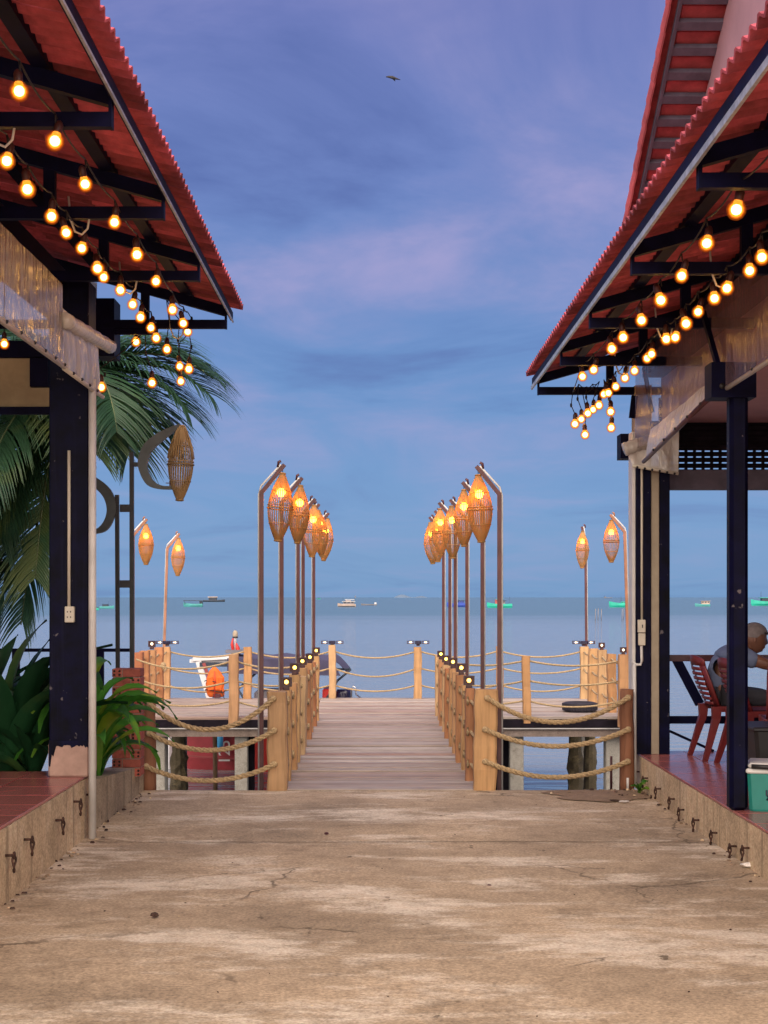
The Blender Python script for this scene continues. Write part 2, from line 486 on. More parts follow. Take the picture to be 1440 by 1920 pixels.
def mat_chipped():
    '''dark navy paint with scuffs, run marks and a few chips down to pale filler'''
    m = simple('navy_paint_column', (0.0016, 0.0018, 0.017), 0.5, 0.5, 7, 0.25, spec=0.10)
    nt = m.node_tree; N, L = nt.nodes.new, nt.links.new; b = nt.nodes['Principled BSDF']
    src = b.inputs['Base Color'].links[0].from_socket
    tc = N('ShaderNodeTexCoord')
    n = N('ShaderNodeTexNoise'); n.inputs['Scale'].default_value = 17; n.inputs['Detail'].default_value = 4; L(tc.outputs['Object'], n.inputs['Vector'])
    r = N('ShaderNodeMapRange'); r.inputs['From Min'].default_value = 0.70; r.inputs['From Max'].default_value = 0.73; r.inputs['To Max'].default_value = 0.8; L(n.outputs['Fac'], r.inputs['Value'])
    x = N('ShaderNodeMix'); x.data_type = 'RGBA'; L(r.outputs[0], x.inputs['Factor']); L(src, x.inputs[6]); x.inputs[7].default_value = (0.16, 0.14, 0.15, 1)
    mp = N('ShaderNodeMapping'); mp.inputs['Scale'].default_value = (30, 30, 1.2); L(tc.outputs['Object'], mp.inputs[0])
    n2 = N('ShaderNodeTexNoise'); n2.inputs['Scale'].default_value = 1.0; n2.inputs['Detail'].default_value = 6; L(mp.outputs[0], n2.inputs['Vector'])
    r2 = N('ShaderNodeMapRange'); r2.inputs['From Min'].default_value = 0.55; r2.inputs['From Max'].default_value = 0.75; r2.inputs['To Max'].default_value = 0.35; L(n2.outputs['Fac'], r2.inputs['Value'])
    y = N('ShaderNodeMix'); y.data_type = 'RGBA'; L(r2.outputs[0], y.inputs['Factor']); L(x.outputs[2], y.inputs[6]); y.inputs[7].default_value = (0.014, 0.015, 0.05, 1)
    L(y.outputs[2], b.inputs['Base Color'])
    return m
M = {}
M['path'] = mat_concrete('path_concrete', (0.425, 0.320, 0.215), (0.72, 0.62, 0.50), (0.24, 0.175, 0.11), big=0.8, bumps=0.6, scale2=2.7, lo=0.48, crack=True)
M['kerb'] = mat_concrete('kerb_concrete', (0.58, 0.44, 0.285), (0.66, 0.54, 0.39), (0.36, 0.26, 0.165), streak=(0.20, 0.145, 0.095), big=1.2, bumps=0.3)
M['planter'] = mat_concrete('planter_concrete', (0.42, 0.34, 0.24), (0.50, 0.43, 0.33), (0.22, 0.18, 0.12), streak=(0.12, 0.10, 0.07), big=1.2)
M['pile'] = mat_concrete('pile_concrete', (0.33, 0.31, 0.27), (0.45, 0.43, 0.38), (0.12, 0.11, 0.08), big=1.0, scale2=5)
M['moss'] = mat_concrete('encrusted_pile', (0.15, 0.12, 0.07), (0.36, 0.28, 0.14), (0.035, 0.035, 0.03), big=3.0, scale2=9, bumps=1.0)
M['soil'] = mat_concrete('soil', (0.27, 0.185, 0.12), (0.36, 0.26, 0.18), (0.15, 0.10, 0.065), scale2=8, bumps=0.9)
M['shore'] = mat_concrete('shore', (0.22, 0.17, 0.12), (0.3, 0.25, 0.2), (0.1, 0.08, 0.06), scale2=4)
M['navy'] = simple('navy_paint', (0.0025, 0.003, 0.024), 0.6, 0.3, 5, 0.1, spec=0.10)
M['navyworn'] = mat_chipped()
M['black'] = simple('black_iron', (0.012, 0.011, 0.014), 0.5, 0.3, 9, 0.1)
M['maroon'] = simple('maroon_paint', (0.075, 0.020, 0.024), 0.45, 0.3, 7, 0.1)
M['white'] = simple('white_paint', (0.62, 0.60, 0.58), 0.5, 0.10, 5)
M['plastic'] = simple('cream_plastic', (0.60, 0.55, 0.45), 0.45, 0.06, 8)
M['beige'] = simple('beige_render', (0.36, 0.30, 0.22), 0.75, 0.12, 5, 0.15)
M['cream'] = simple('cream_render', (0.46, 0.38, 0.22), 0.75, 0.18, 3, 0.15)
M['pink'] = simple('pink_render', (0.46, 0.27, 0.30), 0.8, 0.08, 2.5, 0.1)
M['bare'] = simple('bare_render', (0.40, 0.26, 0.21), 0.85, 0.15, 9, 0.4)
M['tile'] = simple('clay_tile', (0.40, 0.070, 0.095), 0.8, 0.30, 9, 0.3, rnd=0.42)
M['tile2'] = simple('clay_tile_bright', (0.50, 0.095, 0.095), 0.6, 0.22, 9, 0.2, rnd=0.15)
M['batten'] = simple('grey_batten', (0.10, 0.085, 0.12), 0.7, 0.2, 9, 0.2)
M['fascia'] = simple('navy_fascia', (0.004, 0.005, 0.032), 0.6, 0.4, 8, 0.15, spec=0.12)
M['trim'] = simple('galvanised_trim', (0.42, 0.45, 0.48), 0.42, 0.28, 14, 0.1, metal=0.3)
M['floor'] = simple('red_floor_tile', (0.36, 0.115, 0.105), 0.22, 0.12, 5, 0.04, rnd=0.06)
M['grout'] = simple('grout', (0.30, 0.22, 0.18), 0.85, 0.15, 9)
M['rust'] = simple('rusty_iron', (0.055, 0.022, 0.014), 0.75, 0.5, 40, 0.5)
M['post'] = mat_wood('post_wood', [(0.57, 0.36, 0.17), (0.44, 0.19, 0.085), (0.62, 0.41, 0.21), (0.38, 0.135, 0.065), (0.60, 0.385, 0.18), (0.50, 0.26, 0.115), (0.58, 0.40, 0.22)])
M['postg'] = mat_wood('aged_post_wood', [(0.42, 0.26, 0.15), (0.50, 0.31, 0.15)])
M['log'] = mat_wood('brown_log', [(0.24, 0.105, 0.06), (0.27, 0.12, 0.065)])
M['plank'] = mat_wood('weathered_plank', [(0.37, 0.30, 0.25), (0.43, 0.36, 0.31), (0.30, 0.215, 0.175), (0.46, 0.40, 0.36), (0.33, 0.215, 0.17), (0.47, 0.41, 0.37), (0.34, 0.27, 0.23), (0.44, 0.37, 0.33)], 0.6, 'x', 1.0, 0.4)
M['joist'] = simple('dark_joist', (0.010, 0.007, 0.012), 0.8, 0.4, 8, 0.3, spec=0.15)
M['rope'] = simple('coir_rope', (0.42, 0.30, 0.165), 0.9, 0.3, 60, 0.9)
M['polep'] = simple('brown_pole', (0.095, 0.028, 0.030), 0.45, 0.25, 6, 0.08)
M['polel'] = simple('light_pole', (0.34, 0.15, 0.085), 0.5, 0.2, 6, 0.08)
M['wire'] = simple('black_cable', (0.012, 0.010, 0.012), 0.6, 0.2, 8)
M['wirew'] = simple('white_cable', (0.55, 0.52, 0.5), 0.5, 0.1, 8)
M['socket'] = simple('dark_red_socket', (0.055, 0.014, 0.012), 0.5, 0.3, 20)
M['core'] = mat_emit('bulb_core', (1.0, 0.70, 0.28), 7.0)
M['halo'] = mat_halo_shell('bulb_halo_inner', (1.0, 0.86, 0.60), (1.0, 0.40, 0.05), 0.62, 0.62)  # bulb halo put into three emissive shells, fading outwards
M['halo2'] = mat_halo_shell('bulb_halo_middle', (1.0, 0.90, 0.72), (1.0, 0.22, 0.012), 0.22, 0.70)
M['halo3'] = mat_halo_shell('bulb_halo_outer', (1.0, 0.95, 0.86), (1.0, 0.16, 0.008), 0.10, 0.80)
M['lampcore'] = mat_emit('lantern_bulb', (1.0, 0.37, 0.016), 9.0)
M['solarcore'] = mat_emit('solar_light_lens', (1.0, 0.50, 0.08), 1.5)
M['solarpale'] = mat_emit('solar_light_lens_pale', (1.0, 0.72, 0.48), 0.8)
M['solarpanel'] = simple('solar_panel', (0.015, 0.012, 0.04), 0.2, 0.2, 20)
M['solarframe'] = simple('solar_light_frame', (0.050, 0.016, 0.018), 0.45, 0.2, 20)
M['pvc'] = mat_pvc('clear_pvc', (0.58, 0.52, 0.46), 0.30, 0.10)
M['pvcw'] = mat_pvc('milky_pvc', (0.70, 0.66, 0.60), 0.12, 0.22)
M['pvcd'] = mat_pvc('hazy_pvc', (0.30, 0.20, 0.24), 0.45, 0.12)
M['brick'] = simple('red_brick', (0.34, 0.085, 0.06), 0.85, 0.25, 22, 0.5, rnd=0.2)
M['hole'] = simple('brick_hole', (0.02, 0.012, 0.012), 0.9, 0.1, 9)
M['leafa'] = mat_leaf('strap_leaf', (0.075, 0.28, 0.032), 0.55, 0.42, 0.45, (0.30, 0.38, 0.03))
M['leafd'] = mat_leaf('dark_strap_leaf', (0.018, 0.075, 0.028), 0.5, 0.35, 0.2)
M['palm'] = mat_leaf('palm_leaflet', (0.045, 0.12, 0.055), 0.45, 0.4, 0.4)
M['palmstem'] = simple('palm_rachis', (0.10, 0.13, 0.05), 0.6, 0.2, 9)
M['bark'] = simple('palm_bark', (0.13, 0.10, 0.08), 0.9, 0.3, 12, 0.8)
M['chair'] = simple('red_brown_plastic', (0.155, 0.019, 0.021), 0.40, 0.12, 6, 0.03)
M['shirt'] = simple('blue_grey_shirt', (0.135, 0.17, 0.28), 0.85, 0.12, 6, 0.2)
M['trouser'] = simple('dark_trousers', (0.03, 0.03, 0.04), 0.85, 0.2, 8, 0.2)
M['skin'] = simple('skin', (0.17, 0.072, 0.045), 0.55, 0.12, 9, 0.05)
M['cap'] = simple('grey_cap', (0.17, 0.14, 0.14), 0.85, 0.2, 30, 0.2)
M['dark'] = simple('dark_table', (0.012, 0.011, 0.013), 0.5, 0.3, 6)
M['green'] = simple('green_cooler_plastic', (0.010, 0.19, 0.16), 0.4, 0.12, 5)
M['rubber'] = simple('tyre_rubber', (0.025, 0.022, 0.035), 0.75, 0.25, 14, 0.3)
M['orange'] = simple('orange_fabric', (0.75, 0.135, 0.012), 0.7, 0.2, 14, 0.3)
M['red'] = simple('red_hull_paint', (0.36, 0.045, 0.055), 0.4, 0.15, 3)
M['redb'] = simple('bright_red_paint', (0.55, 0.030, 0.022), 0.45, 0.1, 3)
M['hullwhite'] = simple('white_gelcoat', (0.70, 0.70, 0.72), 0.3, 0.06, 3)
M['canvas'] = simple('navy_canvas', (0.055, 0.050, 0.10), 0.85, 0.15, 5, 0.2)
M['blue'] = simple('blue_fender', (0.06, 0.36, 0.68), 0.4, 0.1, 5)
M['chrome'] = simple('steel_rail', (0.6, 0.6, 0.62), 0.25, 0.05, 5, 0, 0.9)
M['boatgreen'] = simple('green_boat_paint', (0.010, 0.36, 0.26), 0.5, 0.15, 0.6)
M['boatteal'] = simple('teal_boat_paint', (0.05, 0.27, 0.27), 0.5, 0.15, 0.6)
M['boatblue'] = simple('blue_boat_paint', (0.015, 0.05, 0.32), 0.5, 0.15, 0.6)
M['boatgrey'] = simple('grey_boat_paint', (0.16, 0.15, 0.17), 0.6, 0.25, 0.6)
M['boatdark'] = simple('dark_boat_paint', (0.02, 0.03, 0.05), 0.6, 0.25, 0.6)
M['boattan'] = simple('tan_boat_paint', (0.38, 0.29, 0.24), 0.6, 0.2, 0.6)
M['boatred'] = simple('red_boat_paint', (0.30, 0.06, 0.06), 0.6, 0.2, 0.6)
M['island'] = simple('island_haze_blue', (0.13, 0.19, 0.26), 0.9, 0.1, 0.002)  # distance haze put into the island's base colour
M['bird'] = simple('bird_plumage', (0.02, 0.016, 0.02), 0.7, 0.2, 9)
M['litter'] = simple('white_plastic_litter', (0.72, 0.68, 0.64), 0.5, 0.1, 12)
M['drygrey'] = simple('dry_debris', (0.05, 0.025, 0.018), 0.9, 0.4, 30, 0.3)
M['bamboo_dry'] = mat_leaf('bamboo_unlit', (0.42, 0.27, 0.12), 0.35, 0.6, 0.25, (0.52, 0.36, 0.18))
def mat_bamboo():
    m = mat_leaf('bamboo_strip', (0.66, 0.41, 0.16), 0.22, 0.6, 0.6, (0.72, 0.48, 0.22))
    return m
M['bamboo'] = mat_bamboo()
M['pileb'] = mat_concrete('beam_concrete', (0.20, 0.155, 0.13), (0.30, 0.25, 0.22), (0.09, 0.06, 0.05), big=1.0, scale2=5)
M['crescent'] = simple('grey_green_steel', (0.055, 0.065, 0.070), 0.45, 0.3, 8, 0.1)

# ================================================================== the setting
WATER = -1.2
SHORE = 12.02            # where land ends
def build_sea():
    m, nt, b = new_mat('sea_water')
    N, L = nt.nodes.new, nt.links.new
    tc = N('ShaderNodeTexCoord')
    sep = N('ShaderNodeSeparateXYZ'); L(tc.outputs['Object'], sep.inputs[0])
    def noise(scale, st, detail=4, rough=0.55, dist=0.0):
        mp = N('ShaderNodeMapping'); mp.inputs['Scale'].default_value = st; L(tc.outputs['Object'], mp.inputs[0])
        n = N('ShaderNodeTexNoise'); n.inputs['Scale'].default_value = scale; n.inputs['Detail'].default_value = detail
        n.inputs['Roughness'].default_value = rough; n.inputs['Distortion'].default_value = dist
        L(mp.outputs[0], n.inputs['Vector']); return n.outputs['Fac']
    # sheltered, glassy water by the pier; wind ripples further out
    wob = noise(0.02, (0.35, 1, 1), 3)
    ad = N('ShaderNodeMath'); ad.operation = 'MULTIPLY_ADD'; ad.inputs[1].default_value = 140.0; 
    L(wob, ad.inputs[0]); L(sep.outputs['Y'], ad.inputs[2])
    zone = N('ShaderNodeMapRange'); zone.interpolation_type = 'SMOOTHSTEP'
    zone.inputs['From Min'].default_value = 190; zone.inputs['From Max'].default_value = 330
    L(ad.outputs[0], zone.inputs['Value'])
    rc = ramp(nt, [(0.0, (0.20, 0.215, 0.225)), (1.0, (0.075, 0.140, 0.165))])  # silty shallows near; haze-like lightness also put into their colour
    L(zone.outputs[0], rc.inputs[0]); L(rc.outputs[0], b.inputs['Base Color'])
    rr = N('ShaderNodeMapRange'); rr.inputs['To Min'].default_value = 0.06; rr.inputs['To Max'].default_value = 0.22
    L(zone.outputs[0], rr.inputs['Value']); L(rr.outputs[0], b.inputs['Roughness'])
    b.inputs['IOR'].default_value = 1.33
    h1 = noise(1.0, (0.6, 2.2, 1), 4, 0.55, 0.3)
    h2 = noise(0.22, (0.35, 1.1, 1), 3, 0.55)
    h3 = noise(0.05, (0.30, 1.0, 1), 5, 0.6)
    s1 = N('ShaderNodeMath'); s1.operation = 'MULTIPLY_ADD'; s1.inputs[1].default_value = 0.16; L(h1, s1.inputs[0])
    s2 = N('ShaderNodeMath'); s2.operation = 'MULTIPLY'; s2.inputs[1].default_value = 0.16; L(h2, s2.inputs[0])
    L(s2.outputs[0], s1.inputs[2])
    s3 = N('ShaderNodeMath'); s3.operation = 'MULTIPLY_ADD'; s3.inputs[1].default_value = 2.2; L(h3, s3.inputs[0])
    zz = N('ShaderNodeMath'); zz.operation = 'MULTIPLY'; L(zone.outputs[0], zz.inputs[0]); L(s3.outputs[0], zz.inputs[1])
    L(s2.outputs[0], s3.inputs[2])
    tot = N('ShaderNodeMath'); tot.operation = 'ADD'; L(s1.outputs[0], tot.inputs[0]); L(zz.outputs[0], tot.inputs[1])
    bp = N('ShaderNodeBump'); bp.inputs['Strength'].default_value = 0.55; bp.inputs['Distance'].default_value = 1.0
    L(tot.outputs[0], bp.inputs['Height']); L(bp.outputs[0], b.inputs['Normal'])
    mb = MB()
    mb.add([(-45000, -60, 0), (45000, -60, 0), (45000, 60000, 0), (-45000, 60000, 0)], [(0, 1, 2, 3)])
    o = mb.build('sea', m, loc=(0, 0, WATER)); tag(o, kind='structure')
build_sea()

def build_ground():
    mb = MB()
    mb.box(-40, 40, -60, SHORE - 0.04, WATER - 0.8, -0.05)
    tag(mb.build('ground', M['shore']), kind='structure')
    # planting bed behind the left pavilion, and a strip of shore under the planter
    mb = MB(); mb.box(-12, -1.915, 10.02, SHORE - 0.06, -0.05, 0.16)
    tag(mb.build('planting_bed', M['soil']), kind='structure')
    # path: two poured slabs with an open joint between them
    path = thing('path', None, None); tag(path, kind='structure')
    for (y0, y1) in ((-8.0, 9.475), (9.492, SHORE)):
        mb = MB(); nx = 24; ny = max(3, int((y1 - y0) / 0.35)); vs = []; fs = []
        for j in range(ny + 1):
            for i in range(nx + 1):
                x = -2.02 + 4.28 * i / nx; y = y0 + (y1 - y0) * j / ny
                e = 0.012 * math.sin(x * 1.9 + y * 0.7) * math.sin(y * 1.3 + 0.4)
                if j in (0, ny): e -= 0.006
                vs.append((x, y, e * 0.6))
        for j in range(ny):
            for i in range(nx):
                a = j * (nx + 1) + i; fs.append((a, a + 1, a + nx + 2, a + nx + 1))
        b = len(vs)
        mb.add(vs, fs, 0, True)
        mb.box(-2.02, 2.26, y0 + 0.001, y1 - 0.001, -0.20, -0.022)
        for yy in (y0, y1):
            pass
        mb.build('path_slab', M['path'], path)
    mb = MB(); mb.box(-2.02, 2.26, SHORE - 0.012, SHORE + 0.004, -0.19, -0.004)
    mb.build('path_edge', M['path'], path)
    # soil swept into the right-hand corner
    mb = MB(); vs = [(1.95, 11.75, 0.028)]; n = 22; fs = []
    for i in range(n):
        t = 2 * math.pi * i / n; r = 1 + 0.18 * math.sin(3 * t + 1) + 0.1 * math.sin(7 * t)
        vs.append((min(2.1, 1.80 + 0.52 * r * math.cos(t)), min(11.99, 11.72 + 0.36 * r * math.sin(t)), 0.004))
    for i in range(n): fs.append((0, 1 + i, 1 + (i + 1) % n))
    mb.add(vs, fs, 0, True)
    tag(mb.build('soil_patch', M['soil']), 'dark soil swept into the corner where path meets right kerb', 'soil', kind='stuff')
build_ground()

# ------------------------------------------------------------------ clay tiles
TW, TL, TP = 0.21, 0.37, 0.325     # tile width along the eave, length and pitch up the slope
def tile_mesh(name, side, slope, mat):
    """double-roll tile; up-slope runs towards side*x, the eave along y"""
    mb = MB(); n = 10; c = 1 / math.sqrt(1 + slope * slope); sn = slope * c
    def prof(u): return 0.026 * (0.5 - 0.5 * math.cos(4 * math.pi * u))
    vs = []
    for (v, lift) in ((0.0, 0.022), (TL, 0.0)):
        for th in (0.0, 0.013):
            for i in range(n + 1):
                u = i / n
                h = lift + prof(u) + th
                vs.append((side * (v * c - h * sn), u * TW * 0.978, v * sn + h * c))
    k = n + 1; fs = []
    for i in range(n):
        fs += [(i, i + 1, 2*k + i + 1, 2*k + i), (k + i, 3*k + i, 3*k + i + 1, k + i + 1),
               (i, k + i, k + i + 1, i + 1), (2*k + i, 2*k + i + 1, 3*k + i + 1, 3*k + i)]
    fs += [(0, 2*k, 3*k, k), (n, k + n, 3*k + n, 2*k + n)]
    mb.add(vs, fs, 0, False)
    return mb.mesh(name, mat), mb

def tiled_roof(parent, roof_part, side, ex, ez, y0, y1, rows, slope, seen_rows, seen_y, mat, cap=300):
    me, proto = tile_mesh('tile', side, slope, mat)
    c = 1 / math.sqrt(1 + slope * slope); sn = slope * c
    ncol = int(round((y1 - y0) / TW)); rest = MB(); n_done = 0
    cells = []
    for j in range(ncol):
        y = y1 - (j + 1) * TW
        for r in range(rows):
            cells.append((y, r))
    for (y, r) in cells:
        px = ex + side * r * TP * c; pz = ez + r * TP * sn
        if r < seen_rows and y >= seen_y and n_done < cap:
            o = link_mesh('tile', me, roof_part, (px, y, pz + random.uniform(-0.002, 0.002)),
                          (0, random.uniform(-0.004, 0.004), random.uniform(-0.008, 0.008)))
            n_done += 1
        else:
            rest.add([(v[0] + px, v[1] + y, v[2] + pz) for v in proto.v], proto.f)
    o = rest.build('tile_field', mat, roof_part); tag(o, kind='stuff')

def truss(parent, y, side, ex, zb, slope, inner, navy):
    """one steel truss: bottom chord, top chord, end plate, webs"""
    t = MB()
    x0 = ex; x1 = ex + side * inner
    ztop = zb + 0.125
    t.beam((x0, y, zb + 0.03), (x1, y, zb + 0.03), 0.05, 0.062)
    o = t.build('truss', navy, parent)
    m = MB(); m.beam((x0, y, ztop), (x1, y, ztop + slope * inner), 0.052, 0.072); m.build('top_chord', navy, o)
    m = MB(); m.beam((x0 + side * 0.006, y, zb - 0.003), (x0 + side * 0.006, y, ztop + 0.04), 0.056, 0.014, up=(1, 0, 0)); m.build('end_plate', navy, o)
    for k, dx in enumerate((0.60, 1.2)):
        if dx > inner: break
        xx = x0 + side * dx
        m = MB(); m.beam((xx, y, zb + 0.055), (xx, y, ztop + slope * dx - 0.02), 0.048, 0.06, up=(1, 0, 0)); m.build('web', navy, o)
    return o

def tie_ring(parent, p, side, tilt=0.0, s=1.0):
    """iron eye bolt in the kerb with an oval link hanging from it"""
    mb = MB()
    mb.tube([(0, 0, 0), (side * 0.045 * s, 0, 0.0)], 0.008 * s, 6)
    pts = [(side * (0.045 + 0.0) * s, 0.016 * s * math.sin(t), -0.0 + 0.016 * s * math.cos(t)) for t in [k * math.pi / 5 for k in range(11)]]
    mb.tube(pts, 0.006 * s, 5, cap=False)
    o = mb.build('tie_bolt', M['rust'], parent, p)
    mb = MB(); pts = []
    for k in range(17):
        t = 2 * math.pi * k / 16
        pts.append((side * 0.045 * s + side * 0.006 * math.sin(2 * t), 0.019 * s * math.sin(t), -0.044 * s + 0.040 * s * math.cos(t)))
    mb.tube(pts, 0.0062 * s, 5, cap=False)
    mb.build('link', M['rust'], o, rot=(tilt, 0, 0))

def grid_sheet(fn, nu, nv, thick=0.003):
    """sheet of real thickness from fn(u, v) -> point"""
    mb = MB(); vs = []; fs = []
    for j in range(nv + 1):
        for i in range(nu + 1):
            vs.append(Vector(fn(i / nu, j / nv)))
    for j in range(nv):
        for i in range(nu):
            a = j * (nu + 1) + i; fs.append((a, a + 1, a + nu + 2, a + nu + 1))
    mb.add(vs, fs, 0, True)
    return mb

# ------------------------------------------------------------------ left pavilion
LK = -1.90          # kerb face
LKH = 0.395         # kerb height
L_EX, L_EZ, L_ZB = -1.045, 3.685, 3.530
def left_pavilion():
    pv = thing('pavilion', 'open pavilion on the left with navy columns and clay tile eaves', 'pavilion', (0, 0, 0))
    mb = MB()
    n = 60
    mb.box(LK - 0.16, LK, -6, 9.92, -0.03, LKH - 0.02)
    mb.build('kerb_wall', M['kerb'], pv)
    mb = MB(); mb.box(-7.0, LK - 0.162, -6, 9.92, -0.04, LKH - 0.02)
    slab = mb.build('floor', M['grout'], pv)
    me = MB().cbox(0, 0.394, 0, 0.394, 0, 0.018, 0.003).mesh('floor_tile', M['floor'])
    ys = [9.92 - 0.4 * (k + 1) for k in range(12)]
    for y in ys:
        for i in range(6):
            link_mesh('floor_tile', me, slab, (LK - 0.003 - 0.4 * (i + 1), y + 0.003, LKH - 0.019))
    mb = MB(); mb.box(LK - 6 * 0.4 - 3, LK - 6 * 0.4 - 0.004, -6, 9.92, LKH - 0.0195, LKH - 0.003)
    mb.box(LK - 6 * 0.4 - 0.004, LK, -6, 9.92 - 0.4 * 12 - 0.004, LKH - 0.0195, LKH - 0.003)
    tag(mb.build('floor_tile_field', M['floor'], slab), kind='stuff')
    # iron rings along the kerb
    for k, (px, py) in enumerate([(10, 1604), (45, 1574), (104, 1538), (138, 1503), (162, 1490), (-40, 1640), (-120, 1700)]):
        d = LK * F / (px - VX)
        tie_ring(pv, (LK, d, Z(py, d)), 1, random.uniform(-0.15, 0.15))
    # planter kerb continuing to the shore
    mb = MB(); mb.prism([(9.93, -0.03), (SHORE - 0.02, -0.03), (SHORE - 0.02, 0.20), (9.93, 0.335)], 'x', LK - 0.22, LK + 0.004)
    mb.build('planter_kerb', M['planter'], pv)
    # front column with bare plinth, conduit and outlet
    d0 = 9.62
    x0, x1 = X(92, d0), X(166, d0)
    mb = MB(); mb.cbox(x0, x1, d0, d0 + 0.26, 0.62, 3.60, 0.008)
    col = mb.build('column', M['navyworn'], pv)
    mb = MB(); vs = []
    mb.cbox(x0 - 0.006, x1 + 0.004, d0 - 0.006, d0 + 0.27, LKH - 0.004, 0.615, 0.012)
    mb.build('plinth', M['bare'], col)
    # flaked edge of the paint above the plinth
    mb = MB(); rnd = random.Random(3)
    xx = x0 + 0.002; ol = []
    steps = 26
    low = [0.60 - abs(rnd.gauss(0, 0.010)) - (0.20 * max(0, 1 - i / 5.0)) * rnd.uniform(0.5, 1) for i in range(steps + 1)]
    vs = []; fs = []
    for i in range(steps + 1):
        x = x0 + (x1 - x0) * i / steps
        vs += [(x, d0 - 0.0085, 0.628), (x, d0 - 0.0085, low[i])]
    for i in range(steps): fs.append((2*i, 2*i + 1, 2*i + 3, 2*i + 2))
    mb.add(vs, fs); mb.build('flaked_paint', M['navyworn'], col)
    cx = X(130, d0)
    mb = MB(); mb.tube([(cx, d0 - 0.011, Z(1140, d0)), (cx, d0 - 0.011, Z(845, d0))], 0.0105, 8); mb.build('conduit', M['plastic'], col)
    mb = MB(); mb.cbox(X(123, d0), X(141, d0), d0 - 0.036, d0 - 0.001, Z(1167, d0), Z(1137, d0), 0.005)
    ob = mb.build('outlet_box', M['plastic'], col)
    mb = MB()
    for (a, b_) in ((128.5, 1147), (134.5, 1147), (128.5, 1157), (134.5, 1157)):
        mb.box(X(a, d0) - 0.003, X(a, d0) + 0.003, d0 - 0.0375, d0 - 0.035, Z(b_, d0) - 0.005, Z(b_, d0) + 0.005)
    # (socket slots are joined to the outlet face)
    mb.build('outlet_slot', M['hole'], col)
    # white downpipe at the column corner
    mb = MB(); xp = X(173, 9.59)
    mb.tube([(xp, 9.592, 0.0), (xp, 9.592, 2.95)], 0.025, 10); mb.build('downpipe', M['white'], pv)
    # rear corner column standing in the planter
    mb = MB(); mb.cbox(-2.36, -2.14, 10.95, 11.22, 0.10, 3.55, 0.008); mb.build('column', M['navyworn'], pv)
    # columns nearer the viewer
    for y in (6.2, 2.8):
        mb = MB(); mb.cbox(-2.36, -2.12, y, y + 0.26, LKH, 3.6, 0.008); mb.build('column', M['navyworn'], pv)
    # edge beam over the columns, bracket at the corner
    mb = MB(); mb.box(-2.40, -2.16, 2.6, 11.1, 3.56, 3.80); mb.build('edge_beam', M['navy'], pv)
    mb = MB(); mb.box(X(180, 11.0), X(215, 11.0), 10.98, 11.24, Z(668, 11), Z(560, 11)); mb.build('corner_bracket', M['navy'], pv)
    mb = MB(); mb.box(X(285, 11.0), X(180, 11.0), 10.99, 11.03, Z(627, 11), Z(617, 11)); mb.build('corner_arm', M['navy'], pv)
    # rear beam and cream panel across the sea end
    yb = 10.96
    mb = MB(); mb.prism([(-7, Z(770, yb)), (X(92, yb), Z(770, yb)), (X(92, yb), Z(727, yb)), (X(57, yb), Z(727, yb)), (X(57, yb), Z(672, yb)), (-7, Z(672, yb))], 'y', yb, yb + 0.12)
    mb.build('end_panel', M['cream'], pv)
    mb = MB(); mb.box(-7, -2.37, yb - 0.05, yb - 0.004, Z(778, yb), Z(764, yb)); mb.build('end_beam', M['navy'], pv)
    mb = MB(); mb.box(-7, -2.37, yb - 0.03, yb + 0.11, Z(671, yb), Z(640, yb)); mb.build('end_lintel', M['navy'], pv)
    mb = MB(); mb.box(X(58, yb), X(92, yb), yb - 0.04, yb + 0.1, Z(726, yb), Z(673, yb)); mb.build('end_block', M['navy'], pv)
    # trusses
    slope = 0.28
    for d in (11.0, 9.35, 7.82, 6.30, 4.78, 3.26):
        truss(pv, d, -1, -1.127, L_ZB, slope, 3.4, M['navy'])
    # roof: purlins carry the tiles
    mb = MB()
    for dx in (0.30, 0.95, 1.6, 2.25, 2.9):
        xx = -1.127 - dx
        mb.box(xx - 0.035, xx + 0.035, 2.5, 11.26, L_ZB + 0.165 + slope * dx, L_ZB + 0.215 + slope * dx)
    roof = mb.build('roof', M['navy'], pv)
    tiled_roof(pv, roof, -1, L_EX, L_EZ + 0.02, 2.5, 11.32, 11, slope, 8, 3.9, M['tile'], 282)
    mb = MB(); mb.box(-1.128, -1.108, 2.5, 11.28, L_ZB + 0.11, L_ZB + 0.172); mb.build('fascia', M['fascia'], pv)
    mb = MB(); mb.box(-1.114, -1.103, 2.5, 11.29, L_ZB + 0.096, L_ZB + 0.109); mb.build('fascia_trim', M['trim'], pv)
    # far slope, out of sight, keeps the light out
    mb = MB(); xr = -1.127 - 3.5; zr = L_ZB + 0.2 + slope * 3.5
    mb.add([(xr, 2.5, zr), (xr, 11.3, zr), (-8.5, 11.3, zr - 1.0), (-8.5, 2.5, zr - 1.0)], [(0, 1, 2, 3)])
    mb.add([(xr, 2.5, zr + 0.03), (xr, 11.3, zr + 0.03), (-8.5, 11.3, zr - 0.97), (-8.5, 2.5, zr - 0.97)], [(3, 2, 1, 0)])
    mb.build('far_roof_slope', M['tile'], pv)
    mb = MB(); mb.box(-6.9, -6.75, -5, 9.9, LKH, 4.0); mb.build('back_wall', M['beige'], pv)
    return pv
left_pavilion()

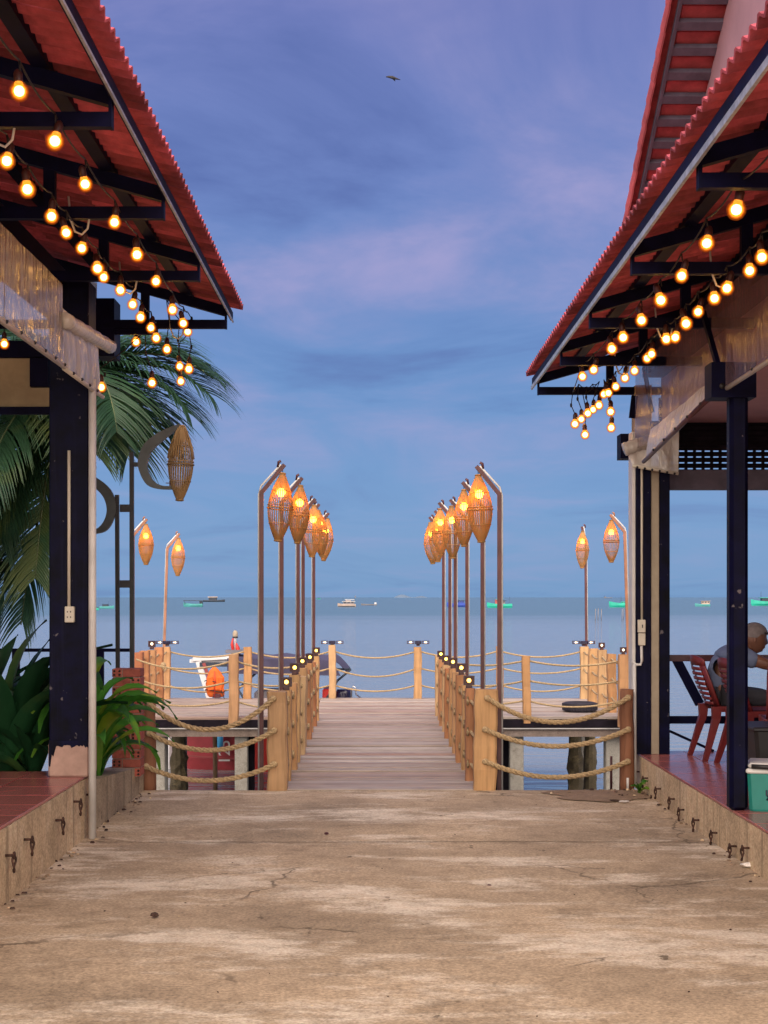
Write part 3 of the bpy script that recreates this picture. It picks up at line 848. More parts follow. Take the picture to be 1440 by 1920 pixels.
# ------------------------------------------------------------------ right pavilion
RK = 2.115
RKH = 0.275
R_EX, R_EZ, R_ZB = 1.255, 3.390, 3.232
def right_pavilion():
    pv = thing('pavilion', 'open restaurant pavilion on the right with red tile floor and clay roof', 'pavilion', (0, 0, 0))
    yend = 12.42
    mb = MB(); mb.box(RK, RK + 0.16, -6, yend, -0.03, RKH - 0.02); mb.build('kerb_wall', M['kerb'], pv)
    mb = MB(); mb.box(RK + 0.162, 8.0, -6, yend, -0.04, RKH - 0.02); slab = mb.build('floor', M['grout'], pv)
    mb = MB(); mb.box(RK + 0.02, 8.0, 11.9, yend - 0.02, WATER - 0.5, -0.06); mb.build('footing', M['pile'], pv)
    me = MB().cbox(0, 0.394, 0, 0.394, 0, 0.018, 0.003).mesh('floor_tile', M['floor'])
    for k in range(15):
        for i in range(6):
            link_mesh('floor_tile', me, slab, (RK + 0.003 + 0.4 * i, yend - 0.397 - 0.4 * k, RKH - 0.019))
    mb = MB(); mb.box(RK + 2.404, 8.0, -6, yend, RKH - 0.0195, RKH - 0.003)
    mb.box(RK, RK + 2.403, -6, yend - 6.004, RKH - 0.0195, RKH - 0.003)
    tag(mb.build('floor_tile_field', M['floor'], slab), kind='stuff')
    for k, (px, py) in enumerate([(1199, 1447), (1215, 1459), (1239, 1479), (1265, 1498), (1283, 1520), (1311, 1541), (1345, 1563), (1381, 1590), (1405, 1590), (1500, 1660)]):
        d = RK * F / (px - VX)
        tie_ring(pv, (RK, d, max(0.075, Z(py, d))), -1, random.uniform(-0.2, 0.2), 0.9)
    # round front column with white edge strip
    d0 = 8.92
    cx = (X(1369, d0) + X(1404, d0)) / 2; r = (X(1404, d0) - X(1369, d0)) / 2
    mb = MB(); mb.cbox(cx - r, cx + r, d0, d0 + 2 * r, RKH - 0.003, 2.78, 0.022); c1 = mb.build('column', M['navyworn'], pv)
    mb = MB(); mb.box(X(1332, d0), X(1416, d0), d0 - 0.03, d0 + 0.16, Z(746, d0), Z(680, d0)); cap = mb.build('capital', M['navy'], c1)
    mb = MB(); mb.tube([(X(1352, d0), d0 - 0.034, Z(725, d0)), (X(1352, d0), d0 - 0.028, Z(725, d0))], 0.018, 12); mb.build('bolt', M['black'], c1)
    # corner post group at the sea end
    d1 = 12.14
    def strip(name, a, b, mat, y0=0.0, y1=0.26, z0=RKH, z1=2.78, par=None):
        m_ = MB(); m_.cbox(X(a, d1), X(b, d1), d1 + y0, d1 + y1, z0 - 0.002, z1, 0.004); return m_.build(name, mat, par)
    c2 = strip('column', 1193, 1221, M['navyworn'], par=pv)
    strip('beige_strip', 1221.4, 1236.6, M['beige'], 0.012, 0.24, z1=2.62, par=c2)
    strip('inner_post', 1237, 1256, M['navyworn'], 0.0, 0.2, z1=2.62, par=c2)
    strip('white_edge', 1186, 1192.6, M['white'], 0.02, 0.2, z0=RKH, z1=2.9, par=c2)
    mb = MB(); xx = X(1203, d1)
    mb.tube([(xx, d1 - 0.010, 2.62), (xx, d1 - 0.010, Z(1162, d1))], 0.010, 8); mb.build('conduit', M['plastic'], c2)
    mb = MB(); mb.cbox(X(1195, d1), X(1209, d1), d1 - 0.04, d1 - 0.001, Z(1186, d1), Z(1162, d1), 0.004); mb.build('switch_box', M['plastic'], c2)
    mb = MB(); mb.cbox(X(1196, d1), X(1209, d1), d1 - 0.036, d1 - 0.001, Z(1210, d1), Z(1187, d1), 0.004); mb.build('junction_box', M['plastic'], c2)
    mb = MB(); mb.box(X(1202, d1), X(1204, d1), d1 - 0.042, d1 - 0.0395, Z(1177, d1), Z(1171, d1)); mb.build('switch', M['black'], c2)
    mb = MB(); mb.tube([(X(1202, d1), d1 - 0.018, Z(1210, d1)), (X(1203, d1), d1 - 0.018, Z(1238, d1)), (X(1200, d1), d1 - 0.018, Z(1246, d1)), (X(1192, d1), d1 - 0.015, Z(1246, d1)), (X(1185, d1), d1 + 0.0, Z(1240, d1))], 0.012, 8); mb.build('cable_duct', M['white'], c2)
    mb = MB(); mb.tube([(X(1190, d1), d1 - 0.02, 0.02), (X(1189, d1), d1 - 0.02, Z(1245, d1))], 0.014, 8); mb.build('downpipe', M['white'], pv)
    # block on top of the corner, bracket with a hook below
    mb = MB(); mb.box(X(1161, 12.5), X(1190, 12.5), 12.42, 12.62, Z(861, 12.5), Z(815, 12.5)); mb.build('corner_block', M['navy'], pv)
    mb = MB(); mb.box(X(1192, 12.3), X(1222, 12.3), 12.30, 12.5, 2.78, 3.3); mb.build('corner_stub', M['beige'], pv)
    mb = MB(); mb.beam((X(1190, 12.2), 12.2, Z(742, 12.2)), (X(1185, 12.2), 12.2, Z(784, 12.2)), 0.03, 0.05, up=(1, 0, 0)); mb.build('hook_bar', M['navy'], pv)
    # sea-end wall above the opening: beam, ribbed shutter with slots
    yb = 12.36
    mb = MB(); mb.box(X(1237, yb), 8.0, yb, yb + 0.10, Z(918, yb), Z(881, yb)); mb.build('lintel', M['batten'], pv)
    mb = MB(); rows = [Z(845 + 11 * k, yb) for k in range(4)]
    zt, zb_ = Z(745, yb), Z(881, yb)
    x_l, x_r = X(1237, yb), 8.0
    # solid slats between slot rows
    edges = [zt]
    for zr in rows: edges += [zr + 0.006, zr - 0.006]
    edges.append(zb_)
    sh = None
    for k in range(0, len(edges), 2):
        a, b_ = edges[k], edges[k + 1]
        n_ = max(1, int((a - b_) / 0.042)); h_ = (a - b_) / n_
        for q in range(n_):
            m_ = MB(); z1 = a - q * h_; z0 = z1 - h_
            m_.prism([(yb + 0.03, z0), (yb + 0.015, (z0 + z1) / 2), (yb + 0.03, z1), (yb + 0.05, z1), (yb + 0.05, z0)], 'x', x_l, x_r)
            o = m_.build('shutter_slat' if sh else 'shutter', M['joist'], sh or pv)
            sh = sh or o
    for zr in rows:   # webs between slots
        m_ = MB(); pitch = 0.071; x = x_l
        while x < x_r:
            m_.box(x, x + 0.024, yb + 0.031, yb + 0.049, zr - 0.0062, zr + 0.0062); x += pitch
        m_.build('shutter_web', M['joist'], sh)
    # capping beam and edge beam
    mb = MB(); mb.box(RK + 0.05, RK + 0.23, 2.6, 12.3, 3.36, 3.56); mb.build('edge_beam', M['navy'], pv)
    mb = MB(); mb.box(X(1218, 12.3), X(1262, 12.3), 12.2, 12.34, 2.74, 2.99); mb.build('corner_bracket', M['navy'], pv)
    mb = MB(); mb.box(RK + 0.25, 8, 12.36, 12.42, Z(745, yb), 4.1); mb.build('end_infill', M['joist'], pv)
    # diagonal struts from roof to capital
    for (a, da, b_, db) in (((1318, 585), 9.2, (1345, 682), 8.95), ((1208, 690), 12.0, (1222, 772), 12.25)):
        m_ = MB(); m_.beam(P(a[0], a[1], da), P(b_[0], b_[1], db), 0.03, 0.03); m_.build('strut', M['navy'], pv)
    # trusses
    slope = 0.28
    for d in (12.39, 10.83, 9.33, 7.78, 6.15, 4.6, 3.05):
        truss(pv, d, 1, 1.31, R_ZB, slope, 3.2, M['navy'])
    mb = MB()
    for dx in (0.30, 0.95, 1.6, 2.25, 2.9):
        xx = 1.31 + dx
        mb.box(xx - 0.035, xx + 0.035, 2.3, 12.62, R_ZB + 0.165 + slope * dx, R_ZB + 0.215 + slope * dx)
    roof = mb.build('roof', M['navy'], pv)
    tiled_roof(pv, roof, 1, R_EX, R_EZ + 0.02, 2.3, 12.72, 11, slope, 7, 4.0, M['tile'], 290)
    mb = MB(); mb.box(1.290, 1.311, 2.3, 12.66, R_ZB + 0.11, R_ZB + 0.172); mb.build('fascia', M['fascia'], pv)
    mb = MB(); mb.box(1.282, 1.296, 2.3, 12.67, R_ZB + 0.078, R_ZB + 0.109); mb.build('fascia_trim', M['trim'], pv)
    mb = MB(); xr = 1.31 + 3.5; zr = R_ZB + 0.2 + slope * 3.5
    mb.add([(xr, 2.3, zr), (xr, 12.7, zr), (8.5, 12.7, zr - 1.0), (8.5, 2.3, zr - 1.0)], [(0, 1, 2, 3)])
    mb.build('far_roof_slope', M['tile'], pv)
    # handrail at the sea end
    yr = 12.34
    mb = MB(); mb.box(X(1256, yr), 8, yr, yr + 0.04, Z(1240, yr), Z(1228, yr)); rail = mb.build('handrail', M['maroon'], pv)
    mb = MB(); mb.box(X(1256, yr), 8, yr, yr + 0.04, Z(1357, yr), Z(1343, yr)); mb.build('lower_rail', M['navy'], rail)
    mb = MB(); mb.beam(P(1268, 1236, yr + 0.02), P(1312, 1320, yr + 0.02), 0.03, 0.075); mb.build('brace', M['navy'], rail)
    mb = MB(); mb.beam(P(1256, 1371, yr + 0.02), P(1338, 1408, yr + 0.02), 0.03, 0.022); mb.build('brace', M['navy'], rail)
    mb = MB(); mb.box(4.6, 4.66, yr, yr + 0.05, RKH, Z(1228, yr)); mb.build('rail_post', M['navy'], rail)
    mb = MB(); mb.box(7.9, 8.0, -5, 12.4, RKH, 4.0); mb.build('back_wall', M['maroon'], pv)
    return pv
right_pavilion()

# ------------------------------------------------------------------ gable house above the right roof
def gable_house():
    h = thing('gable_house', 'taller pink house whose tiled gable rises above the right roof', 'house', (0, 0, 0))
    # verge runs in plane x = 2.0; roof falls towards the sea
    def zr(y): return 5.58 + 0.58 * (10.07 - y)
    xv, xw = 2.0, 2.335
    yr = 6.2
    mb = MB()
    mb.prism([(yr, 3.0), (12.4, 3.0), (12.4, zr(12.4) - 0.06), (yr, zr(yr) - 0.06)], 'x', xw, 7.5)
    mb.prism([(yr - 0.002, 3.0), (yr - 0.002, zr(yr) - 0.06), (2.4, zr(yr) - 0.06 - 0.58 * 3.8), (2.4, 3.0)], 'x', xw, 7.5)
    mb.build('wall', M['pink'], h)
    c = 1 / math.sqrt(1 + 0.58 ** 2); s = 0.58 * c
    # tiles across the overhang, one row of cap tiles on the verge
    mb = MB(); mb.beam((xv + 0.018, yr, zr(yr) - 0.055), (xv + 0.018, 12.5, zr(12.5) - 0.055), 0.022, 0.05); roof = mb.build('roof', M['batten'], h)
    pitch = 0.212
    cap = MB(); n = 8; vs = []; fs = []
    L_ = pitch * 1.12
    for (t, lift) in ((0, 0.012), (L_, 0)):
        for k in range(n + 1):
            a = math.pi * (1.25 - 1.5 * k / n)
            r_ = 0.062 + lift * 0.5
            vs.append((r_ * math.cos(a), -t * c + (r_ * math.sin(a)) * s, t * s + r_ * math.sin(a) * c + lift))
    for k in range(n): fs.append((k, k + 1, n + 2 + k, n + 1 + k))
    cap.add(vs, fs, 0, True)
    # give the cap some thickness
    vs2 = [(v[0] * 0.84, v[1], v[2] - 0.008) for v in vs]
    cap.add(vs2, [tuple(reversed(f)) for f in fs], 0, True)
    me_cap = cap.mesh('verge_tile', M['tile2'])
    tl = MB(); hh = 0.018
    w = 7.5 - xv
    tl.add([(0, 0, 0.016), (0.34, 0, 0.016), (0.34, -L_ * c, L_ * s), (0, -L_ * c, L_ * s),
            (0, 0, 0.016 + hh), (0.34, 0, 0.016 + hh), (0.34, -L_ * c, L_ * s + hh), (0, -L_ * c, L_ * s + hh)],
           [(3, 2, 1, 0), (4, 5, 6, 7), (0, 1, 5, 4), (1, 2, 6, 5), (2, 3, 7, 6), (3, 0, 4, 7)])
    me_t = tl.mesh('roof_tile', M['tile2'])
    bt = MB(); bt.box(0, 0.34, -0.035, 0.035, -0.045, -0.004); me_b = bt.mesh('batten', M['batten'])
    k = 0; y = 12.5
    while y > yr:
        z = zr(y)
        link_mesh('verge_tile', me_cap, roof, (xv, y, z + 0.01))
        link_mesh('roof_tile', me_t, roof, (xv + 0.012, y, z - 0.02))
        link_mesh('batten', me_b, roof, (xv + 0.03, y - 0.10, z - 0.02 + 0.058 - 0.005), (R(-30), 0, 0))
        y -= pitch * c
    mb = MB()
    mb.add([(xv + 0.352, yr, zr(yr)), (7.7, yr, zr(yr)), (7.7, 12.5, zr(12.5)), (xv + 0.352, 12.5, zr(12.5))], [(0, 1, 2, 3)])
    mb.add([(xv, yr, zr(yr) + 0.02), (7.7, yr, zr(yr) + 0.02), (7.7, 2.2, zr(yr) - 0.58 * 4), (xv, 2.2, zr(yr) - 0.58 * 4)], [(0, 1, 2, 3)])
    tag(mb.build('tile_field', M['tile2'], roof), kind='stuff')
gable_house()

# ================================================================== pier
PY0, PT0, PT1 = SHORE + 0.03, 19.35, 23.05     # start of boardwalk, near and far edge of the T
def build_pier():
    pier = thing('pier', 'weathered plank boardwalk running out to a T-shaped landing over the sea', 'pier', (0, 0, 0))
    rnd = random.Random(11)
    deck = MB().box(-0.70, -0.58, PY0, PT1, -0.16, -0.046).box(0.58, 0.70, PY0, PT1, -0.16, -0.046) \
               .box(-0.06, 0.06, PY0, PT1, -0.16, -0.046).build('deck_joist', M['joist'], pier)
    pitch = 0.142
    variants = []
    def plank_mesh(w, length):
        b = MB(); b.cbox(-length / 2, length / 2, 0, w, -0.038, 0, 0.004); return b.mesh('plank', M['plank'])
    mw = [plank_mesh(pitch - g, 1.78 + e) for g, e in ((0.012, 0.0), (0.018, 0.05), (0.010, -0.04), (0.022, 0.03))]
    y = PY0
    while y < PT0 - 0.05:
        link_mesh('plank', rnd.choice(mw), deck, (0.0 + rnd.uniform(-0.015, 0.015), y, rnd.uniform(-0.008, 0.005)), (rnd.uniform(-0.03, 0.03), rnd.uniform(-0.003, 0.003), rnd.uniform(-0.004, 0.004)))
        y += pitch
    # T landing: three runs of planks side by side
    ml = [plank_mesh(pitch - g, 2.44) for g in (0.012, 0.018, 0.010)]
    mc = [plank_mesh(pitch - g, 1.79) for g in (0.012, 0.018, 0.010)]
    while y < PT1 - 0.05:
        for (cx, ms) in ((-2.13, ml), (0.0, mc), (2.13, ml)):
            link_mesh('plank', rnd.choice(ms), deck, (cx + rnd.uniform(-0.012, 0.012), y, rnd.uniform(-0.008, 0.005)), (rnd.uniform(-0.03, 0.03), rnd.uniform(-0.002, 0.002), rnd.uniform(-0.002, 0.002)))
        y += pitch
    # steel frame of the landing
    for (x0, x1) in ((-3.34, -0.92), (0.92, 3.34)):
        m_ = MB(); m_.box(x0, x1, PT0 + 0.02, PT0 + 0.10, -0.135, -0.045)
        for yy in (20.3, 21.3, 22.2, 22.9): m_.box(x0, x1, yy, yy + 0.07, -0.13, -0.046)
        m_.build('landing_frame', M['joist'], pier)
        m_ = MB(); m_.box(x0 + 0.05, x1 + (0.0 if x1 > 0 else 0.02), PT0 + 0.06, PT0 + 0.30, -0.262, -0.146)
        bm_ = m_.build('concrete_beam', M['pileb'], pier)
        m_ = MB(); m_.box(x0 + 0.02, x1, PT0 + 0.03, PT0 + 0.055, -0.160, -0.146); m_.build('beam_edge', M['white'], bm_)
    # piles
    def pile(px0, px1, d, z1, mat, rough=0.0):
        m_ = MB(); x0, x1 = X(px0, d), X(px1, d)
        if rough == 0:
            m_.cbox(x0, x1, d, d + (x1 - x0), WATER - 1.5, z1, 0.01)
        else:
            n = 10; prof = []; r0 = (x1 - x0) / 2
            vs = []; fs = []; rows = 22
            for j in range(rows + 1):
                zz = WATER - 0.6 + (z1 - WATER + 0.6) * j / rows
                k = 1.0 if zz > -0.62 else 1.22
                for i in range(n):
                    t = 2 * math.pi * i / n
                    rr = r0 * k * (1 + rnd.uniform(-rough, rough) * (1.0 if zz < -0.55 else 0.15))
                    vs.append(((x0 + x1) / 2 + rr * math.cos(t), d + r0 + rr * math.sin(t), zz))
            for j in range(rows):
                for i in range(n):
                    q = (i + 1) % n; fs.append((j*n+i, j*n+q, j*n+n+q, j*n+n+i))
            m_.add(vs, fs)
        m_.build('pile', mat, pier)
    pile(440, 464, 19.5, -0.27, M['pile']); pile(464.5, 477, 19.75, -0.27, M['joist'])
    pile(262, 309, 19.5, -0.27, M['pile']); pile(320, 347, 20.6, -0.14, M['moss'], 0.14)
    pile(956, 982, 19.5, -0.27, M['pile']); pile(930, 955, 19.9, -0.27, M['joist'])
    pile(1068, 1092, 20.6, -0.14, M['moss'], 0.14); pile(1098, 1118, 21.4, -0.14, M['moss'], 0.13)
    pile(1136, 1168, 19.5, -0.27, M['pile'])
    for (x, d) in ((-0.62, 15.5), (0.62, 15.5), (-0.62, 22.2), (0.62, 22.2), (-3.0, 22.3), (3.0, 22.3)):
        pile(VX + (x - 0.1) * F / d, VX + (x + 0.1) * F / d, d, -0.17, M['pile'])
    m_ = MB(); m_.tube([P(403, 1372, 21.2), P(404, 1500, 21.2)], 0.032, 8); m_.build('bamboo_stake', M['postg'], pier)
build_pier()

# ------------------------------------------------------------------ posts and ropes
def post_mesh(w, dpt, z0, z1, seed, mat, lean=0.0):
    """sawn post with wandering sides and a worn top"""
    rnd = random.Random(seed); mb = MB(); rows = 9; vs = []; fs = []
    ring = [(-1, -0.82), (-0.82, -1), (0.82, -1), (1, -0.82), (1, 0.82), (0.82, 1), (-0.82, 1), (-1, 0.82)]
    ox = oy = 0.0
    for j in range(rows + 1):
        z = z0 + (z1 - z0) * j / rows
        ox += rnd.uniform(-0.006, 0.006); oy += rnd.uniform(-0.005, 0.005)
        k = 1 + rnd.uniform(-0.05, 0.05)
        if j == rows: k *= 0.96
        for (a, b) in ring:
            vs.append((ox + a * w / 2 * k + lean * (z - z0), oy + b * dpt / 2 * k, z + (rnd.uniform(-0.006, 0.004) if j == rows else 0)))
    n = 8
    for j in range(rows):
        for i in range(n):
            q = (i + 1) % n; fs.append((j*n+i, j*n+q, j*n+n+q, j*n+n+i))
    fs += [tuple(range(n - 1, -1, -1)), tuple(range(rows * n, rows * n + n))]
    mb.add(vs, fs)
    return mb

def sag_pts(a, b, sag, n=18):
    a, b = Vector(a), Vector(b); out = []
    for i in range(n + 1):
        t = i / n; p = a.lerp(b, t); p.z -= sag * 4 * t * (1 - t); out.append(p)
    return out
def twisted(mb, pts, r, turns_per_m=9.0, strands=3, sides=6):
    """laid rope: strands wound about the centre line"""
    fine = []
    for i in range(len(pts) - 1):
        for k in range(6): fine.append(pts[i].lerp(pts[i + 1], k / 6))
    fine.append(pts[-1])
    lens = [0.0]
    for i in range(1, len(fine)): lens.append(lens[-1] + (fine[i] - fine[i - 1]).length)
    for s in range(strands):
        pp = []
        for i, p in enumerate(fine):
            d = (fine[min(i + 1, len(fine) - 1)] - fine[max(i - 1, 0)]).normalized()
            u = d.cross(Vector((0, 1, 0.3))).normalized(); v = d.cross(u)
            t = lens[i] * turns_per_m * 2 * math.pi + 2 * math.pi * s / strands
            wob = 1 + 0.10 * math.sin(lens[i] * 37 + s * 2)
            pp.append(p + (u * math.cos(t) + v * math.sin(t)) * r * 0.52 * wob)
        mb.tube(pp, r * 0.56, sides)
ROPE_RND = random.Random(77)
def rope(parent, a, b, sag, r, fine=False):
    mb = MB(); pts = sag_pts(a, b, sag * ROPE_RND.uniform(0.82, 1.22))
    if fine: twisted(mb, pts, r, 7.0)
    else: mb.tube(pts, r, 6)
    return mb.build('rope', M['rope'], parent)
def knot(parent, p, r):
    mb = MB()
    mb.sphere((0, 0, 0), r * 1.5, 8, 6, sc=(1, 0.8, 1.1)); mb.tube([(0, 0, 0), (0.01, -0.012, -r * 2.6)], [r * 0.9, r * 0.4], 6)
    return mb.build('knot', M['rope'], parent, p)

def railing(label, loc=(0, 0, 0)):
    return thing('rope_railing', label, 'railing', loc, group='rope railings of the pier')

# short railings beside the boardwalk entrance
def entrance_rail(side):
    d = 12.0
    if side < 0:
        rl = railing('short three-rope railing at the pier entrance beside the green plants, left')
        (a0, a1), (b0, b1), zt, zo = (264, 290), (499, 536), Z(1297, d), Z(1303, d)
        mA, mB = M['log'], M['postg']
        A = ((280, 1320), (280, 1375), (274, 1437)); B = ((512, 1310), (514, 1370), (514, 1433))
        sags = (0.20, 0.155, 0.135)
        knots = True
    else:
        rl = railing('short three-rope railing at the pier entrance beside the right pavilion kerb')
        (a0, a1), (b0, b1), zt, zo = (1164, 1190), (886, 929), Z(1294, d), Z(1293, d)
        mA, mB = M['log'], M['post']
        A = ((1178, 1308), (1178, 1368), (1177, 1428)); B = ((914, 1309), (910, 1368), (910, 1428))
        sags = (0.17, 0.155, 0.125)
    wa = X(a1, d) - X(a0, d); wb = X(b1, d) - X(b0, d)
    # outer log
    mb = MB(); rr = wa / 2; pr = random.Random(5)
    pts = [( (X(a0, d) + X(a1, d)) / 2 + pr.uniform(-0.004, 0.004), d + 0.06, -0.03 + (zo + 0.03) * k / 8) for k in range(9)]
    mb.tube(pts, [rr * (1.08 - 0.012 * k) for k in range(9)], 14); mb.build('post', mA, rl)
    mb = post_mesh(wb, 0.155, -0.02, zt, 21 + side, mB); mb.build('post', mB, rl, ((X(b0, d) + X(b1, d)) / 2, d + 0.075, 0))
    for k in range(3):
        pa, pb = P(A[k][0], A[k][1], d - 0.012), P(B[k][0], B[k][1], d - 0.02)
        rope(rl, pa, pb, sags[k], 0.021, True)
        for p in (pa, pb):
            m_ = MB(); m_.sphere((0, 0, 0), 0.026, 8, 6, sc=(1.1, 0.8, 1.0)); m_.build('rope_end', M['rope'], rl, p)
    return rl
entrance_rail(-1); entrance_rail(1)

# side railings of the boardwalk
SOLAR = []
def side_rail(side):
    rl = railing('long post-and-rope railing along the %s side of the boardwalk' % ('left' if side < 0 else 'right'))
    rnd = random.Random(31 + side)
    ds = (12.72, 13.42, 14.12, 14.82, 15.55, 16.3, 17.2, 18.0, 18.8) if side < 0 else (12.66, 13.44, 14.14, 14.88, 15.56, 16.5, 17.3, 18.0, 18.8, 19.55)
    lvl = (0.70, 0.44, 0.17)
    inner = 0.745 if side < 0 else 0.715
    prev = Vector((side * 0.86, 12.08, 0))
    for i, d in enumerate(ds):
        w = rnd.uniform(0.074, 0.104)
        xc = side * (inner + w / 2 + rnd.uniform(0, 0.015))
        top = rnd.uniform(0.76, 0.82)
        mb = post_mesh(w, rnd.uniform(0.11, 0.14), -0.30, top, 50 + i * 3 + side, M['post'])
        mb.build('post', M['post'], rl, (xc, d, 0))
        for z in lvl:
            a = Vector((prev.x, prev.y, z)); b = Vector((xc, d, z))
            rope(rl, a, b, 0.05, 0.014)
        for z in lvl:   # rope coming out of the drilled hole
            m_ = MB(); m_.tube([(side * -w * 0.2, -0.078, 0.012), (side * -w * 0.22, -0.088, -0.02), (side * -w * 0.2, -0.078, -0.055)], [0.010, 0.014, 0.009], 6)
            m_.build('rope_end', M['rope'], rl, (xc, d, z))
        prev = Vector((xc, d, 0))
        if side < 0 and i in (0, 2, 4, 6, 8) or side > 0 and i in (0, 2, 4, 6, 8):
            SOLAR.append((side, i, Vector((xc, d - 0.005, top))))
    return rl
side_rail(-1); side_rail(1)

# railings round the landing
LV = (0.73, 0.47, 0.21)
def landing_rail(label, posts, sag, start=None, end=None, z0=-0.12, r=0.0135, seed=0, tops=None, w=0.12):
    rl = railing(label); rnd = random.Random(seed); pts = []
    for k, (x, y) in enumerate(posts):
        ww = w * rnd.uniform(0.9, 1.1); top = (tops or 0.80) + rnd.uniform(-0.015, 0.02)
        mb = post_mesh(ww, ww, z0, top, seed * 17 + k, M['post'], rnd.uniform(-0.015, 0.015))
        mb.build('post', M['post'], rl, (x, y, 0)); pts.append(Vector((x, y, 0)))
    seq = ([Vector(start)] if start else []) + pts + ([Vector(end)] if end else [])
    for a, b in zip(seq[:-1], seq[1:]):
        for z in LV:
            span = (b - a).length
            rope(rl, (a.x, a.y, z), (b.x, b.y, z), sag * span, r)
    return rl
def xd(px, d): return (X(px, d), d)
landing_rail('rope railing with one yellow post on the near edge of the left landing', [xd(438, 19.42)], 0.075, (-0.80, 19.35, 0), (-3.22, 19.75, 0), seed=3, w=0.13)
landing_rail('rope railing with one yellow post on the near edge of the right landing', [xd(987, 19.42)], 0.06, (0.78, 19.5, 0), (3.13, 19.35, 0), seed=4, w=0.11)
le = landing_rail('rope railing with five close posts closing the left end of the landing',
             [(-3.25, 20.05), (-3.25, 20.65), (-3.25, 21.3), (-3.25, 22.0), (-3.26, 22.85)], 0.06, seed=5, w=0.125)
knot(le, (-3.18, 21.93, 0.55), 0.03)
landing_rail('rope railing with five close posts closing the right end of the landing',
             [(3.14, 19.25), (3.13, 20.2), (3.13, 21.05), (3.12, 22.0), (3.12, 22.85)], 0.06, seed=6, w=0.125)
landing_rail('far rope railing of the left landing in front of the moored boat', [xd(463, 22.9)], 0.075, (-3.26, 22.85, 0), (X(623, 22.9), 22.9, 0), seed=7, w=0.125)
landing_rail('rope railing between two lamp-topped posts at the far end of the boardwalk', [xd(623, 22.9), xd(784, 22.9)], 0.09, seed=8, w=0.115)
landing_rail('far rope railing of the right landing against the open sea', [xd(936, 22.9)], 0.075, (X(784, 22.9), 22.9, 0), (3.12, 22.85, 0), seed=9, w=0.105)

# ------------------------------------------------------------------ small solar lights on the posts
def solar_light(label, p, twin=False, flip=False, pale=False, w=0.092):
    t = thing('solar_light', label, 'lamp', p, group='solar lights on the railing posts')
    lens = M['solarpale'] if pale else M['solarcore']
    mb = MB(); mb.cbox(-w * 0.28, w * 0.28, -w * 0.3, w * 0.3, -0.004, 0.028, 0.004); mb.build('bracket', M['solarframe'], t)
    if not twin:
        h = w * 0.86
        mb = MB(); mb.box(-w/2, w/2, -0.02, 0.03, 0.028, 0.028 + h * 0.16)
        mb.box(-w/2, w/2, -0.02, 0.03, 0.028 + h * 0.84, 0.028 + h)
        mb.box(-w/2, -w*0.32, -0.02, 0.03, 0.028 + h * 0.16 + .0005, 0.028 + h * 0.84 - .0005); mb.box(w*0.32, w/2, -0.02, 0.03, 0.028 + h * 0.16 + .0005, 0.028 + h * 0.84 - .0005)
        mb.box(-w*0.318, w*0.318, 0.0, 0.028, 0.03 + h * 0.16, 0.026 + h * 0.84)
        mb.build('housing', M['solarframe'], t)
        mb = MB(); mb.sphere((0, -0.003, 0.028 + h / 2), w * 0.19, 10, 6, sc=(1, 0.5, 1)); mb.build('lens', lens, t)
    else:
        mb = MB(); mb.cbox(-0.05, 0.05, -0.05, 0.05, 0.022, 0.075, 0.006); mb.build('housing', M['solarpanel'], t)
        for s in (-1, 1):
            mb = MB(); cx = s * 0.115
            mb.box(cx - 0.055, cx + 0.055, -0.03, 0.03, 0.026, 0.036); mb.box(cx - 0.055, cx + 0.055, -0.03, 0.03, 0.064, 0.074)
            mb.box(cx - 0.055, cx - 0.045, -0.03, 0.03, 0.0365, 0.0635); mb.box(cx + 0.045, cx + 0.055, -0.03, 0.03, 0.0365, 0.0635)
            mb.box(cx - 0.004, cx + 0.004, -0.03, -0.02, 0.0365, 0.0635)
            arm = mb.build('side_lamp', M['solarframe'], t)
            mb = MB(); mb.sphere((cx, -0.005, 0.05), 0.02, 10, 6, sc=(1, 0.6, 0.7)); mb.build('lens', M['solarpale'], arm)
    return t
ORD = ('first', 'second', 'third', 'fourth', 'fifth')
cnt = {-1: 0, 1: 0}
for (s, i, p) in SOLAR:
    solar_light('small lit solar lamp on the %s boardwalk railing, %s from the path' % ('left' if s < 0 else 'right', ORD[cnt[s]]), p)
    cnt[s] += 1
solar_light('twin solar lamp on the left post of the far boardwalk railing', (X(623, 22.9), 22.9, 0.81), True)
solar_light('twin solar lamp on the right post of the far boardwalk railing', (X(784, 22.9), 22.9, 0.81), True)
solar_light('square lit solar lamp on a middle post of the left landing end', (-3.25, 21.3, 0.815), w=0.10, pale=True)
solar_light('broad solar lamp on the far corner post of the left landing', (-3.25, 22.85, 0.81), True)
solar_light('broad solar lamp on the far corner post of the right landing', (3.12, 22.85, 0.81), True)
solar_light('square solar lamp on the middle post of the right landing end', (3.13, 21.05, 0.81), w=0.085, pale=True)
solar_light('square solar lamp on the nearest post of the right landing end', (3.14, 19.25, 0.81), w=0.08, pale=True)

